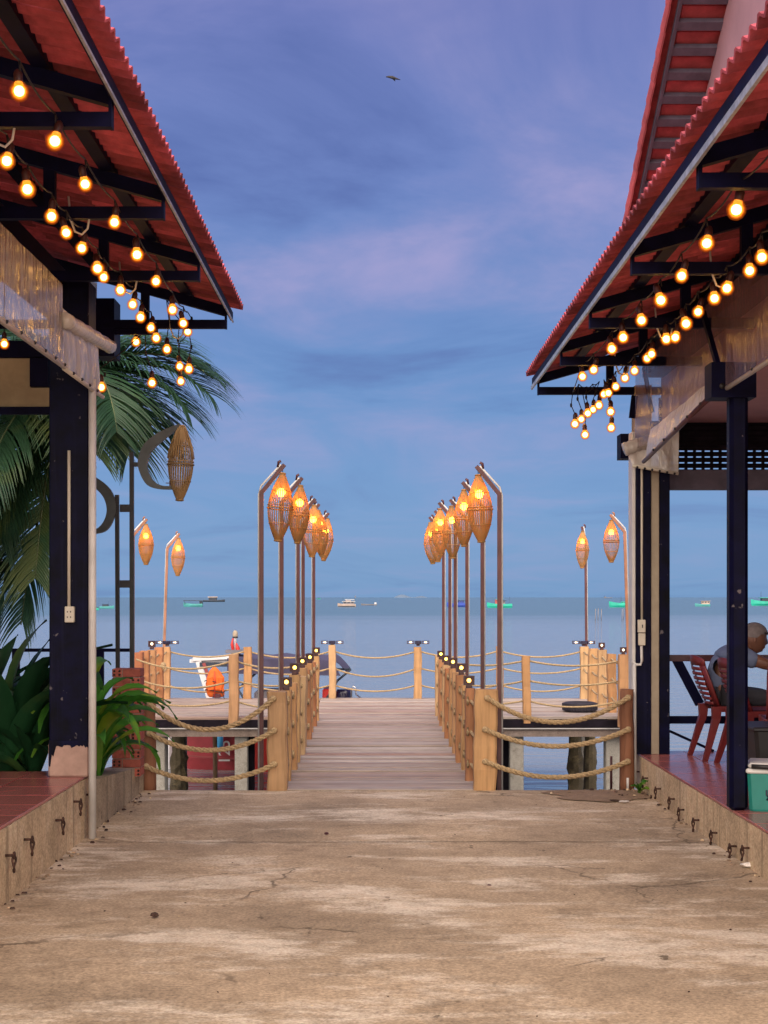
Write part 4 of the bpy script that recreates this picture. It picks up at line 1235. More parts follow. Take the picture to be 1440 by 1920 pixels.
# ------------------------------------------------------------------ bamboo lanterns
def lantern_meshes(length, rmax, nslat, mat):
    """spindle fish-trap lantern, hung from the top (z = 0) downwards"""
    def rad(t):   # t 0 top .. 1 bottom
        if t < 0.52: return rmax * (0.17 + 0.83 * math.sin(math.pi / 2 * (t / 0.52)) ** 1.05)
        q = (t - 0.52) / 0.48
        return rmax * (0.22 + 0.78 * math.cos(math.pi / 2 * q) ** 0.95)
    cage = MB(); nseg = 12
    for k in range(nslat):
        a = 2 * math.pi * k / nslat; ca, sa = math.cos(a), math.sin(a); vs = []; fs = []
        w = 2 * math.pi * rmax / nslat * 0.215
        for i in range(nseg + 1):
            t = i / nseg; r = rad(t)
            ww = min(w, math.pi * r / nslat * 0.92)
            for (dr, sd_) in ((0, -1), (0, 1), (-0.003, 1), (-0.003, -1)):
                vs.append(((r + dr) * ca - sa * ww * sd_, (r + dr) * sa + ca * ww * sd_, -t * length))
        for i in range(nseg):
            for q in range(4):
                j = (q + 1) % 4; fs.append((i*4+q, i*4+j, i*4+4+j, i*4+4+q))
        cage.add(vs, fs, 0, False)
    hoops = []
    for t, rr in ((0.015, 0.006), (0.27, 0.003), (0.48, 0.004), (0.52, 0.006), (0.74, 0.003), (0.985, 0.006)):
        r = rad(t) + 0.003; ring = MB()
        ring.tube([(r * math.cos(2 * math.pi * k / 24), r * math.sin(2 * math.pi * k / 24), -t * length) for k in range(25)], rr, 5, cap=False)
        hoops.append(ring.mesh('hoop', mat))
    return cage.mesh('cage', mat), hoops
CAGE, HOOP = lantern_meshes(0.575, 0.104, 34, M['bamboo'])
CAGED, HOOPD = lantern_meshes(0.60, 0.100, 30, M['bamboo_dry'])
LBULB = MB().sphere((0, 0, 0), 0.034, 12, 8).mesh('bulb', M['lampcore'])
LSOCK = MB().lathe([(0.004, 0.10), (0.016, 0.09), (0.018, 0.03), (0.012, 0.025)], 10).mesh('socket', M['socket'])

LAN_RND = random.Random(12)
def lantern_lamp(label, x, d, ztip, side, tilt, z0=-0.1, mat=None, arm=0.19, lean=0.0, reach=1.0):
    """tall bent pole with a glowing bamboo fish-trap lantern"""
    mat = mat or M['polep']
    t = thing('lantern_lamp', label, 'lamp', (x, d, z0), group='bamboo lantern lamps along the pier')
    zb = ztip - z0 - 0.225
    xb = lean
    tip = Vector((xb - side * arm * reach, 0, zb + 0.225))
    mb = MB(); mb.beam((0, 0, 0), (xb, 0, zb + 0.008), 0.033, 0.033, up=(0, 1, 0)); mb.build('pole', mat, t)
    mb = MB(); mb.tube([(side * 0.023, 0.004, 0), (xb + side * 0.023, 0.004, zb - 0.02), (xb + side * 0.004, 0.004, zb + 0.05), tuple(tip + Vector((side * 0.03, 0, 0.0)))], 0.009, 6); mb.build('conduit', M['white'], t)
    mb = MB(); mb.beam((xb, 0, zb - 0.006), tip, 0.032, 0.031, up=(0, 1, 0)); a = mb.build('arm', mat, t)
    mb = MB(); mb.tube([tip + Vector((side * 0.055, 0, -0.02)), tip + Vector((side * 0.05, 0, 0.02)), tip + Vector((side * 0.03, 0, 0.03))], 0.012, 6); mb.build('clamp', mat, a)
    hp = tip + Vector((side * 0.015, 0, -0.018))
    mb = MB(); mb.tube([hp, hp + Vector((0, 0, -0.055))], 0.003, 5); mb.build('hook', M['wire'], t)
    top = hp + Vector((0, 0, -0.048))
    ls = LAN_RND.uniform(0.95, 1.05)
    c = link_mesh('cage', CAGE, t, top, (0, tilt, LAN_RND.uniform(0, 1)), (ls * LAN_RND.uniform(0.94, 1.06), ls * LAN_RND.uniform(0.94, 1.06), ls))
    for hp_ in HOOP: link_mesh('hoop', hp_, c)
    bo = Matrix.Rotation(tilt, 3, 'Y') @ Vector((0, 0, -0.165))
    b = link_mesh('bulb', LBULB, t, top + bo)
    link_mesh('socket', LSOCK, t, top + bo + Vector((0, 0, 0.01)))
    return t
NTH = ('nearest', 'second', 'third', 'fourth', 'fifth', 'sixth and farthest')
for k, (x, d, z, tl) in enumerate([(-0.975, 12.32, 2.645, 0.085), (-0.905, 13.8, 2.655, 0.06), (-0.905, 16.6, 2.645, 0.05), (-0.905, 17.7, 2.655, -0.08), (-0.835, 18.95, 2.62, 0.14)]):
    lantern_lamp('glowing bamboo lantern on a tall bent pole along the left boardwalk rail, %s' % (NTH[k] if k < 4 else 'fifth and farthest'), x, d, z, -1, tl, z0=-0.3)
for k, (x, d, z, tl) in enumerate([(0.985, 12.30, 2.63, -0.055), (0.975, 14.2, 2.645, -0.01), (0.985, 16.9, 2.655, -0.05), (0.875, 17.35, 2.65, -0.02), (0.885, 18.9, 2.645, -0.05), (0.855, 20.1, 2.63, -0.07)]):
    lantern_lamp('glowing bamboo lantern on a tall bent pole along the right boardwalk rail, %s' % NTH[k], x, d, z, 1, tl, z0=-0.3)
lantern_lamp('bamboo lantern on a pale pole just behind the black metal lamp post', X(250, 20.6), 20.6, 2.63, -1, 0.0, mat=M['polel'])
lantern_lamp('bamboo lantern on a slanting pole at the far corner of the left landing', X(305, 23.4), 23.4, 2.55, -1, 0.03, mat=M['polel'], lean=0.075)
lantern_lamp('bamboo lantern at the far corner of the right landing', X(1100, 23.2), 23.2, 2.65, 1, 0.02, mat=M['polep'], reach=0.3, lean=-0.02)
lantern_lamp('bamboo lantern on a leaning orange pole beside the right pavilion corner', X(1181, 19.7), 19.7, 2.64, 1, 0.0, mat=M['polel'], lean=-0.07)

# ------------------------------------------------------------------ black post with crescent arms and unlit lantern
def crescent_lamp():
    d = 11.75
    t = thing('crescent_lamp', 'black double post with crescent arms and a large unlit bamboo lantern', 'lamp', (X(235, d), d, 0.12))
    o = Vector((X(235, d), d, 0.12))
    def L_(px, py, dd=0.0): return P(px, py, d + dd) - o
    mb = MB(); mb.beam(L_(248, 1500), L_(247, 848), 0.032, 0.036, up=(0, 1, 0)); mb.build('post', M['black'], t)
    mb = MB(); mb.beam(L_(222, 1500), L_(219.5, 928), 0.030, 0.036, up=(0, 1, 0)); mb.build('post', M['black'], t)
    for (y0, y1) in ((946, 960), (1088, 1102)):
        a, b = L_(226, y1), L_(244, y0)
        mb = MB(); mb.box(a.x - 0.004, b.x + 0.004, -0.016, 0.016, a.z, b.z); mb.build('crossbar', M['black'], t)
    for (px0, px1, py) in ((250, 262, 871), (204, 216, 954)):
        a, b = L_(px0, py + 4), L_(px1, py - 4)
        mb = MB(); mb.box(a.x, b.x, -0.012, 0.012, a.z, b.z); mb.build('arm_stub', M['black'], t)
    def crescent(outer, inner):
        mb = MB(); n = len(outer); vs = []
        for (px, py) in outer + list(reversed(inner)):
            vs.append(L_(px, py))
        m2 = [(v.x, v.z) for v in vs]
        fr = [(x, -0.022, z) for x, z in m2]; bk = [(x, 0.022, z) for x, z in m2]
        N_ = len(fr); fs = []
        for i in range(n - 1):
            j = N_ - 1 - i
            fs += [(i, i + 1, j - 1, j), (N_ + j, N_ + j - 1, N_ + i + 1, N_ + i)]
        for i in range(N_):
            q = (i + 1) % N_; fs.append((i, N_ + i, N_ + q, q))
        mb.add(fr + bk, fs); return mb
    def interp(p, n=28):
        out = []
        for i in range(n + 1):
            f = i / n * (len(p) - 1); k = min(int(f), len(p) - 2); u = f - k
            p0, p1, p2, p3 = p[max(k-1, 0)], p[k], p[k+1], p[min(k+2, len(p)-1)]
            out.append(tuple(0.5 * ((2*p1[q]) + (-p0[q]+p2[q])*u + (2*p0[q]-5*p1[q]+4*p2[q]-p3[q])*u*u + (-p0[q]+3*p1[q]-3*p2[q]+p3[q])*u**3) for q in (0, 1)))
        return out
    outer = interp([(337, 795), (300, 810), (270, 834), (259, 865), (264, 890), (277, 910), (298, 917), (325, 918)])
    inner = interp([(338, 801), (306, 826), (285, 846), (277, 868), (280, 888), (291, 904), (306, 911), (325, 911.5)])
    cr = crescent(outer, inner).build('crescent', M['crescent'], t)
    o2 = [(222 - (p[0] - 255) * 0.97, p[1] + 84) for p in outer]; i2 = [(222 - (p[0] - 255) * 0.97, p[1] + 84) for p in inner]
    crescent(o2, i2).build('crescent', M['crescent'], t)
    mb = MB(); mb.box(L_(318, 0).x, L_(321, 0).x, -0.02, 0.02, L_(0, 912).z, L_(0, 903).z); mb.box(L_(311, 0).x, L_(329, 0).x, -0.008, 0.008, L_(0, 906.5).z, L_(0, 905).z); mb.build('bracket', M['maroon'], t)
    c = link_mesh('lantern', CAGED, t, L_(341, 797), (0, 0.03, 0))
    for hp_ in HOOPD: link_mesh('hoop', hp_, c)
    # the loose upper half: strips crossing over the cage
    mb = MB(); rnd = random.Random(2)
    for k in range(26):
        a = rnd.uniform(0, 2 * math.pi); pts = []
        for i in range(6):
            tt = 0.02 + 0.42 * i / 5; r = 0.100 * (0.17 + 0.85 * math.sin(math.pi / 2 * tt / 0.52)) + 0.006
            aa = a + 0.5 * math.sin(k) * i / 5
            pts.append((r * math.cos(aa), r * math.sin(aa), -tt * 0.6))
        mb.tube(pts, 0.0035, 4)
    mb.build('binding', M['bamboo_dry'], c)
crescent_lamp()

# ================================================================== string lights
BCORE = MB().sphere((0, 0, 0), 0.0205, 12, 8).mesh('bulb_core', M['core'])
_g = MB()  # nested glowing shells, shaped to imitate the halo round each bulb
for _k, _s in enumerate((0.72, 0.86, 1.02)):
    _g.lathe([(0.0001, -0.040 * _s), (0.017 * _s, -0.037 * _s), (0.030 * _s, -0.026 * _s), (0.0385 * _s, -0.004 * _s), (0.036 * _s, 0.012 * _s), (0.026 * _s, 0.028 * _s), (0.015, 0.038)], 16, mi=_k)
BHALO = _g.mesh('bulb', [M['halo'], M['halo2'], M['halo3']])  # the three halo shells only
BSOCK = MB().lathe([(0.015, 0.0), (0.0185, 0.006), (0.0185, 0.036), (0.012, 0.05), (0.004, 0.056)], 10).mesh('socket', M['socket'])
BULB_RND = random.Random(8)
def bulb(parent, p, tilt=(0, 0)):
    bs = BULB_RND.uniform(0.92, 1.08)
    g = link_mesh('bulb', BHALO, parent, p, (tilt[0], tilt[1], 0), (bs, bs, bs))  # halo shells round the bulb core
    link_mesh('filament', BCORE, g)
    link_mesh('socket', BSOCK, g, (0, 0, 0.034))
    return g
def string_lights(label, x, z, ds, group='bulb strings under the eaves', tail=(), y_end=None, jitter=0.012, hooks=()):
    t = thing('string_lights', label, 'string lights', (x, ds[0], z), group=group)
    o = Vector((x, ds[0], z)); rnd = random.Random(int(abs(x) * 100))
    zc = 0.115      # cable height above bulb centre
    pts = []; dd = sorted(ds)
    pos = {}
    for d in ds:
        pos[d] = Vector((rnd.uniform(-jitter, jitter), d - o.y, rnd.uniform(-0.02, 0.02)))
    for i, d in enumerate(dd):
        p = pos[d]
        bulb(t, p, (rnd.uniform(-0.3, 0.3), rnd.uniform(-0.3, 0.3)))
    start = Vector((0, (dd[0] - 1.2) - o.y, zc + 0.02)); seq = [start] + [pos[d] + Vector((0, 0, zc)) for d in dd]
    mb = MB()
    for a, b in zip(seq[:-1], seq[1:]):
        mb.tube(sag_pts(a, b, 0.025, 6), 0.0045, 5)
    for d in dd:
        p = pos[d]; mb.tube([p + Vector((0, 0, zc)), p + Vector((0.004, 0, 0.075))], 0.004, 5)
    last = seq[-1]
    for (p3, top) in tail:
        q = Vector(p3) - o
        bulb(t, q, (rnd.uniform(-0.1, 0.1), rnd.uniform(-0.1, 0.1)))
        tp = Vector(top) - o
        mid = (q + Vector((0, 0, 0.085))).lerp(tp, 0.5) + Vector((rnd.uniform(-0.03, 0.03), 0, -0.02))
        mb.tube([q + Vector((0, 0, 0.082)), mid, tp], 0.004, 5)
        mb.sphere(mid, 0.012, 6, 5, sc=(0.8, 0.8, 1.6))
        mb.tube(sag_pts(tp, last, 0.015, 6), 0.004, 5); last = tp
    mb.build('cable', M['wire'], t)
    for (yy, dx) in hooks:   # pale cable loops hanging off the trusses
        mb = MB(); pp = [(dx, yy - o.y, 0.20), (dx + 0.01, yy - o.y, 0.08), (dx + 0.035, yy - o.y, 0.015), (dx + 0.07, yy - o.y, 0.0), (dx + 0.10, yy - o.y, 0.03), (dx + 0.115, yy - o.y, 0.12)]
        mb.tube(pp, 0.006, 6); mb.build('cable_loop', M['wirew'], t)
    return t
dl = 11.15
string_lights('outer string of warm bulbs under the left eave', -1.35, 3.45,
    [4.4, 5.0, 5.56, 6.23, 6.885, 7.62, 8.34, 8.94, 9.77, 10.3], tail=[
    (P(352, 622, dl), P(352, 585, dl)), (P(313, 655, dl), P(312, 560, dl)), (P(337, 687, dl), P(337, 600, dl)), (P(354, 692, dl), P(354, 620, dl)), (P(339, 715, dl), P(338, 640, dl))],
    hooks=((6.3, -0.30), (7.82, -0.28), (9.35, -0.28), (10.98, -0.2)))
string_lights('inner string of warm bulbs under the left eave, nearer the columns', -1.62, 3.44,
    [4.9, 5.4, 5.95, 6.44, 6.87, 7.38, 7.67, 8.11, 8.54, 8.81, 9.26, 9.73, 10.08, 10.5, 10.83], tail=[
    (P(255, 641, dl), P(255, 612, dl)), (P(285, 718, dl), P(272, 620, dl)), (P(190, 726, 10.95), P(188, 690, 10.95))])
dr = 12.25
string_lights('outer string of warm bulbs under the right eave', 1.50, 3.16,
    [4.2, 4.9, 5.6, 6.24, 6.83, 7.47, 8.0, 8.6, 9.25, 9.72, 10.47, 10.97], tail=[
    (P(1078, 795, dr), P(1074, 735, dr)), (P(1090, 786, dr), P(1085, 720, dr)), (P(1102, 775, dr), P(1100, 725, dr)), (P(1112, 768, dr), P(1111, 720, dr)), (P(1123, 760, dr), P(1124, 715, dr)), (P(1097, 815, dr), P(1093, 740, dr))],
    hooks=((6.15, 0.22), (7.78, 0.22), (9.33, 0.22), (10.83, 0.2)))
string_lights('inner string of warm bulbs under the right eave, nearer the columns', 1.80, 3.157,
    [5.2, 5.8, 6.4, 6.99, 7.28, 7.7, 8.02, 8.46, 8.73, 9.13, 9.32, 9.94, 10.05, 10.54, 10.9, 11.35, 11.8, 11.95], tail=[
    (P(1146, 802, dr), P(1145, 740, dr)), (P(1145, 772, dr), P(1150, 735, dr))])
t = thing('pendant_bulb', 'single warm bulb hanging inside the left pavilion below the blind', 'lamp', P(8, 645, 10.4))
bulb(t, (0, 0, 0)); MB().tube([(0, 0, 0.085), (0.002, 0, 0.55)], 0.004, 5).build('cable', M['wire'], t)

# ================================================================== plastic blinds
def blind(label, fn, nu, nv, mat, rods=(), roll=None, rivets=(), group='clear plastic blinds'):
    o0 = Vector(fn(0.5, 1.0))
    t = thing('plastic_blind', label, 'blind', o0, group=group)
    grid_sheet(lambda u, v: Vector(fn(u, v)) - o0, nu, nv).build('sheet', mat, t)
    for (a, b, r, m_) in rods:
        MB().tube([Vector(a) - o0, Vector(b) - o0], r, 8).build('bottom_rod', m_, t)
    if roll:
        a, b, r, m_ = roll
        mb = MB(); n = 14; pts = [Vector(a).lerp(Vector(b), k / n) - o0 for k in range(n + 1)]
        mb.tube(pts, [r * (1 + 0.08 * math.sin(k * 2.3)) for k in range(n + 1)], 12); mb.build('rolled_sheet', m_, t)
    for p in rivets:
        MB().sphere((0, 0, 0), 0.010, 8, 5).build('rivet', M['black'], t, Vector(p) - o0)
    return t
def wavy(a, b, c, d, amp, freq, seed):
    """quad a-b (top) c-d (bottom) with creases bulging along x/y"""
    rnd = random.Random(seed); ph = [rnd.uniform(0, 6.28) for _ in range(4)]
    a, b, c, d = Vector(a), Vector(b), Vector(c), Vector(d)
    nrm = (b - a).cross(c - a).normalized()
    def fn(u, v):
        p = a.lerp(b, u).lerp(c.lerp(d, u), v)
        w = math.sin(u * freq + ph[0] + 1.5 * v) * 0.6 + math.sin(u * freq * 2.7 + ph[1] - 2.5 * v) * 0.4 + 0.3 * math.sin(v * 7 + ph[2])
        return p + nrm * amp * w * (0.35 + 0.65 * v)
    return fn
xb = -1.85
def yl(px): return xb * F / (px - VX)
f1 = wavy((xb, 4.6, 3.375), (xb, yl(118), 3.375), (xb, 4.6, 2.905), (xb, yl(118), 2.905), 0.012, 26, 1)
blind('creased clear plastic blind hanging below the left eave, nearer the camera', f1, 70, 10, M['pvc'],
      rods=[((xb + 0.01, 4.6, 2.895), (xb + 0.01, yl(118), 2.895), 0.016, M['plastic'])],
      rivets=[(xb + 0.026, y, 2.897) for y in (7.3, 7.6, 7.9, 8.15, 8.4, 8.65)])
f2 = wavy((xb, yl(117), 3.24), (xb, yl(186), 3.24), (xb, yl(117), 2.895), (xb, yl(186), 2.885), 0.016, 22, 2)
blind('short milky plastic blind with a rolled tube, at the far end of the left eave', f2, 40, 10, M['pvcw'],
      rods=[((xb + 0.01, yl(117), 2.885), (xb + 0.01, yl(190), 2.88), 0.014, M['plastic'])],
      roll=(P(121, 600, 8.72), P(206, 650, 10.2), 0.045, M['pvcw']),
      rivets=[(xb + 0.026, y, 2.885) for y in (8.9, 9.15, 9.4, 9.65)])
g0 = 11.12
f3 = wavy((X(125, g0), g0, Z(522, g0)), (X(182, g0), g0, Z(530, g0)), (X(125, g0), g0, Z(640, g0)), (X(182, g0), g0, Z(625, g0)), 0.012, 8, 3)
blind('pale plastic sheet closing the gable behind the last left truss', f3, 14, 8, M['pvcw'])
xr = 2.07
def yr_(px): return xr * F / (px - VX)
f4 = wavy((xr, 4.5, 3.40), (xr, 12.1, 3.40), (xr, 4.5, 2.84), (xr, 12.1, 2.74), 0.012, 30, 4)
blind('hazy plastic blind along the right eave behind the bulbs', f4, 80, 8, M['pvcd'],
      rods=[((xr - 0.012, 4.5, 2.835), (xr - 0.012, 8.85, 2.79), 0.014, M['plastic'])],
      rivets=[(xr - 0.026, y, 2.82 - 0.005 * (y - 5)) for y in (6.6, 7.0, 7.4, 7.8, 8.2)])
f5 = wavy((xr - 0.02, 9.05, 2.90), (xr - 0.02, 11.3, 2.82), (xr - 0.05, 9.05, 2.79), (xr - 0.05, 11.32, 2.60), 0.014, 16, 5)
blind('slanting crumpled plastic blind with a bottom rod beside the front right column', f5, 44, 8, M['pvcw'],
      rods=[((xr - 0.055, 8.95, 2.785), (xr - 0.055, 11.4, 2.585), 0.016, M['maroon'])],
      rivets=[(xr - 0.072, y, 2.785 - 0.0816 * (y - 8.95)) for y in (9.3, 9.7, 10.1, 10.5, 10.9)])
g1 = 12.02
f6 = wavy(P(1172, 838, g1), P(1273, 800, g1), P(1186, 872, g1), P(1272, 886, g1), 0.010, 7, 6)
blind('cream awning flap with a rolled top at the sea corner of the right pavilion', f6, 20, 8, M['pvcw'],
      rods=[(P(1186, 873, g1), P(1272, 888, g1), 0.014, M['plastic'])],
      roll=(P(1170, 843, g1 - 0.03), P(1228, 822, g1 - 0.03), 0.055, M['pvcw']),
      rivets=[P(1195 + 14 * k, 876 + 2.4 * k, g1 - 0.016) for k in range(6)])

# ================================================================== plants
def leaf_mesh(name, length, width, droop, mat, twist=0.0, nseg=9, fold=0.25):
    """long strap leaf growing up from the base along +x/+z and arching over"""
    mb = MB(); vs = []; fs = []
    ang = R(72); x = z = 0.0; step = length / nseg
    for i in range(nseg + 1):
        t = i / nseg
        w = width * (math.sin(math.pi * min(1, 0.10 + 0.90 * t)) ** 0.75) * (1 - 0.12 * t) if i < nseg else 0.002
        a = ang - droop * t ** 1.4
        up = Vector((-math.sin(a), 0, math.cos(a)))
        tw = twist * t
        for s in (-1, -0.5, 0, 0.5, 1):
            off = Vector((0, s * w / 2 * math.cos(tw), 0)) + up * (abs(s) * w * fold + 0.012 * math.sin(9 * t + 2 * s) * abs(s)) + up * s * w / 2 * math.sin(tw)
            vs.append(Vector((x, 0, z)) + off)
        x += step * math.cos(a); z += step * math.sin(a)
    for i in range(nseg):
        for k in range(4):
            a = i * 5 + k; fs.append((a, a + 1, a + 6, a + 5))
    mb.add(vs, fs, 0, True)
    return mb.mesh(name, mat)
LM = [leaf_mesh('leaf', l, w, dr_, M['leafa'], tw) for (l, w, dr_, tw) in ((0.80, 0.105, 2.2, 0.3), (1.0, 0.12, 2.5, -0.4), (0.66, 0.10, 1.7, 0.2), (0.90, 0.115, 2.0, 0.6))]
LD = [leaf_mesh('leaf', l, w, dr_, M['leafd'], tw) for (l, w, dr_, tw) in ((0.95, 0.15, 0.55, 0.3), (1.15, 0.17, 1.0, -0.4), (0.80, 0.14, 1.5, 0.5), (1.0, 0.16, 1.9, 0.2))]
def plant(label, loc, meshes, n, seed, smin=0.7, smax=1.05, base=0.08, hmax=0.4, arc=(0, 2 * math.pi), stem=None):
    rnd = random.Random(seed); t = thing('leafy_plant', label, 'plant', loc, group='plants behind the left column')
    mb = MB(); mb.tube([(0, 0, -0.05), (0.01, 0, hmax * 0.6), (0.0, 0.01, hmax + 0.02)], [0.03, 0.022, 0.014], 7); mb.build('stem', M['palmstem'], t)
    for k in range(n):
        a = arc[0] + (arc[1] - arc[0]) * (k + rnd.uniform(-0.35, 0.35)) / n
        h = rnd.uniform(0.02, hmax); s = rnd.uniform(smin, smax)
        link_mesh('leaf', rnd.choice(meshes), t, (base * 0.2 * math.cos(a), base * 0.2 * math.sin(a), h), (rnd.uniform(-0.2, 0.2), rnd.uniform(-0.25, 0.35), a), (s, s, s))
    return t
plant('bright green strap-leaved plant drooping over the planter kerb by the brick pillar', (-1.99, 10.45, 0.18), LM, 36, 1, 0.65, 1.05, hmax=0.46)
plant('green strap-leaved plant right behind the downpipe of the left column', (-2.12, 10.9, 0.18), LM, 26, 5, 0.6, 0.9, hmax=0.55)
plant('tall dark-leaved plant left of the navy column at the edge of the picture', (-2.62, 10.5, 0.18), LD, 26, 2, 0.85, 1.15, hmax=0.35)
plant('dark broad-leaved plant low between the floor and the tall dark plant', (-2.40, 10.35, 0.18), LD, 20, 3, 0.6, 0.8, hmax=0.22)
plant('dark broad-leaved plant at the left border of the picture behind the tiled floor', (-2.95, 10.7, 0.18), LD, 22, 4, 0.7, 1.05, hmax=0.3)

# ------------------------------------------------------------------ palm tree
def palm_tree():
    crown = Vector((-3.05, 14.6, 3.72))
    t = thing('palm_tree', 'coconut palm behind the left pavilion with drooping feathery fronds', 'tree', (crown.x, crown.y + 0.1, -0.1))
    o = Vector((crown.x, crown.y + 0.1, -0.1)); c0 = crown - o
    mb = MB(); mb.tube([(0, 0, -0.9), (0.01, 0, 0.6), (-0.01, 0, 1.6), (0.0, 0, 2.7), tuple(c0)], [0.16, 0.13, 0.115, 0.105, 0.10], 12); mb.build('trunk', M['bark'], t)
    rnd = random.Random(4)
    def frond(az, el, length, droop, roll, nl=60, ll=0.66):
        mb = MB(); pts = []; p = c0.copy(); n = 22; a = el
        hd = Vector((math.cos(az), math.sin(az), 0))
        for i in range(n + 1):
            pts.append(p.copy()); a_ = el - droop * (i / n) ** 1.3
            p = p + (hd * math.cos(a_) + Vector((0, 0, math.sin(a_)))) * (length / n)
        mb.tube(pts, [0.022 * (1 - 0.85 * i / n) + 0.003 for i in range(n + 1)], 5, mi=1)
        side0 = hd.cross(Vector((0, 0, 1))).normalized()
        for k in range(nl):
            u = 0.10 + 0.90 * k / nl; f = u * n; i = min(int(f), n - 1); q = pts[i].lerp(pts[i + 1], f - i)
            d = (pts[min(i + 1, n)] - pts[max(i - 1, 0)]).normalized()
            up = side0.cross(d).normalized()
            for s in (-1, 1):
                if rnd.random() < 0.06: continue
                L0 = ll * (0.55 + 0.75 * math.sin(math.pi * min(1, u * 0.85 + 0.12))) * rnd.uniform(0.85, 1.1)
                sw = 0.75 + 0.35 * u
                dirv = (side0 * s * 1.0 + d * sw + up * (0.25 + roll * s) + Vector((0, 0, rnd.uniform(-0.12, 0.08)))).normalized()
                w = 0.013 * rnd.uniform(0.8, 1.2); seg = 4; vs = []; fs = []; x = q.copy(); v = dirv.copy()
                for j in range(seg + 1):
                    tt = j / seg; ww = w * (1 - tt ** 2) + 0.001
                    wn = v.cross(up).normalized()
                    vs += [x - wn * ww, x + up * ww * 0.35, x + wn * ww]
                    x = x + v * (L0 / seg); v = (v + Vector((0, 0, -0.20 - 0.14 * tt))).normalized()
                for j in range(seg):
                    b = j * 3; fs += [(b, b + 1, b + 4, b + 3), (b + 1, b + 2, b + 5, b + 4)]
                mb.add(vs, fs, 0, False)
        mb.build('frond', [M['palm'], M['palmstem']], t)
    spec = [(R(-8), 0.45, 1.55, 1.2, 0.0), (R(-25), 0.15, 1.5, 1.1, 0.15), (R(20), 0.75, 1.35, 1.4, -0.1), (R(-60), 0.15, 1.7, 1.5, 0.2),
            (R(200), 0.75, 1.9, 1.7, 0.0), (R(170), 0.25, 1.9, 1.7, 0.1), (R(235), 0.35, 2.0, 1.9, -0.2), (R(265), 0.55, 1.8, 1.9, 0.1),
            (R(120), 0.6, 1.8, 1.6, 0.0), (R(215), -0.1, 2.0, 1.3, 0.1), (R(250), -0.35, 1.9, 0.9, 0.0), (R(290), -0.2, 1.5, 1.0, 0.0), (R(185), -0.35, 1.9, 1.1, 0.15),
            (R(5), -0.05, 1.3, 1.3, 0.1), (R(-35), -0.35, 1.2, 1.0, 0.0), (R(228), -0.6, 2.2, 0.7, 0.0), (R(205), -0.7, 2.3, 0.6, 0.1), (R(60), 0.3, 1.6, 1.6, 0.0),
            (R(190), -0.55, 1.5, 0.9, 0.1), (R(222), -0.95, 2.1, 0.4, 0.0), (R(240), -0.8, 1.9, 0.6, 0.1), (R(196), -1.05, 2.2, 0.3, 0.0), (R(175), 0.05, 1.7, 1.6, 0.0), (R(-15), 0.28, 1.6, 1.1, -0.1),
            (R(184), -1.15, 2.3, 0.25, 0.0), (R(210), -1.2, 2.4, 0.2, 0.1), (R(262), -1.0, 2.2, 0.4, 0.0), (R(160), -0.9, 2.0, 0.5, 0.0), (R(178), -0.75, 2.2, 0.7, 0.1), (R(232), -1.3, 2.5, 0.1, 0.0)]
    for s in spec: frond(*s)
palm_tree()

# ------------------------------------------------------------------ hollow-brick pillar in the planter
def brick_pillar():
    d = 11.55
    x0, x1 = X(210, d), X(263, d); ztop = Z(1252, d)
    t = thing('brick_pillar', 'stacked hollow red bricks standing in the planter behind the plants', 'brick stack', ((x0 + x1) / 2, d, 0.16))
    o = Vector(((x0 + x1) / 2, d, 0.16)); w = x1 - x0; ch = 0.070; n = int((ztop - 0.16) / ch)
    rnd = random.Random(6)
    mort = MB().box(-w / 2 + 0.006, w / 2 - 0.006, 0.008, 0.198, 0, n * ch - 0.006).build('mortar', M['grout'], t)
    for k in range(n):
        z = k * ch
        cut = w * (0.36 if k % 2 else 0.66)
        for (a, b, end) in ((-w / 2, -w / 2 + cut - 0.004, k % 2), (-w / 2 + cut + 0.004, w / 2, 1 - k % 2)):
            j = rnd.uniform(-0.004, 0.004)
            br = MB().cbox(a, b, j, 0.2 + j, z + 0.004, z + ch - 0.004, 0.003).build('brick', M['brick'], mort)
            if end:
                m_ = MB()
                cxm = (a + b) / 2
                for sx in (-1, 1):
                    for sz in (-1, 1):
                        m_.tube([(cxm + sx * 0.020, j - 0.0015, z + ch / 2 + sz * 0.014), (cxm + sx * 0.020, j + 0.03, z + ch / 2 + sz * 0.014)], 0.0095, 8)
                m_.build('brick_hole', M['hole'], mort)
brick_pillar()

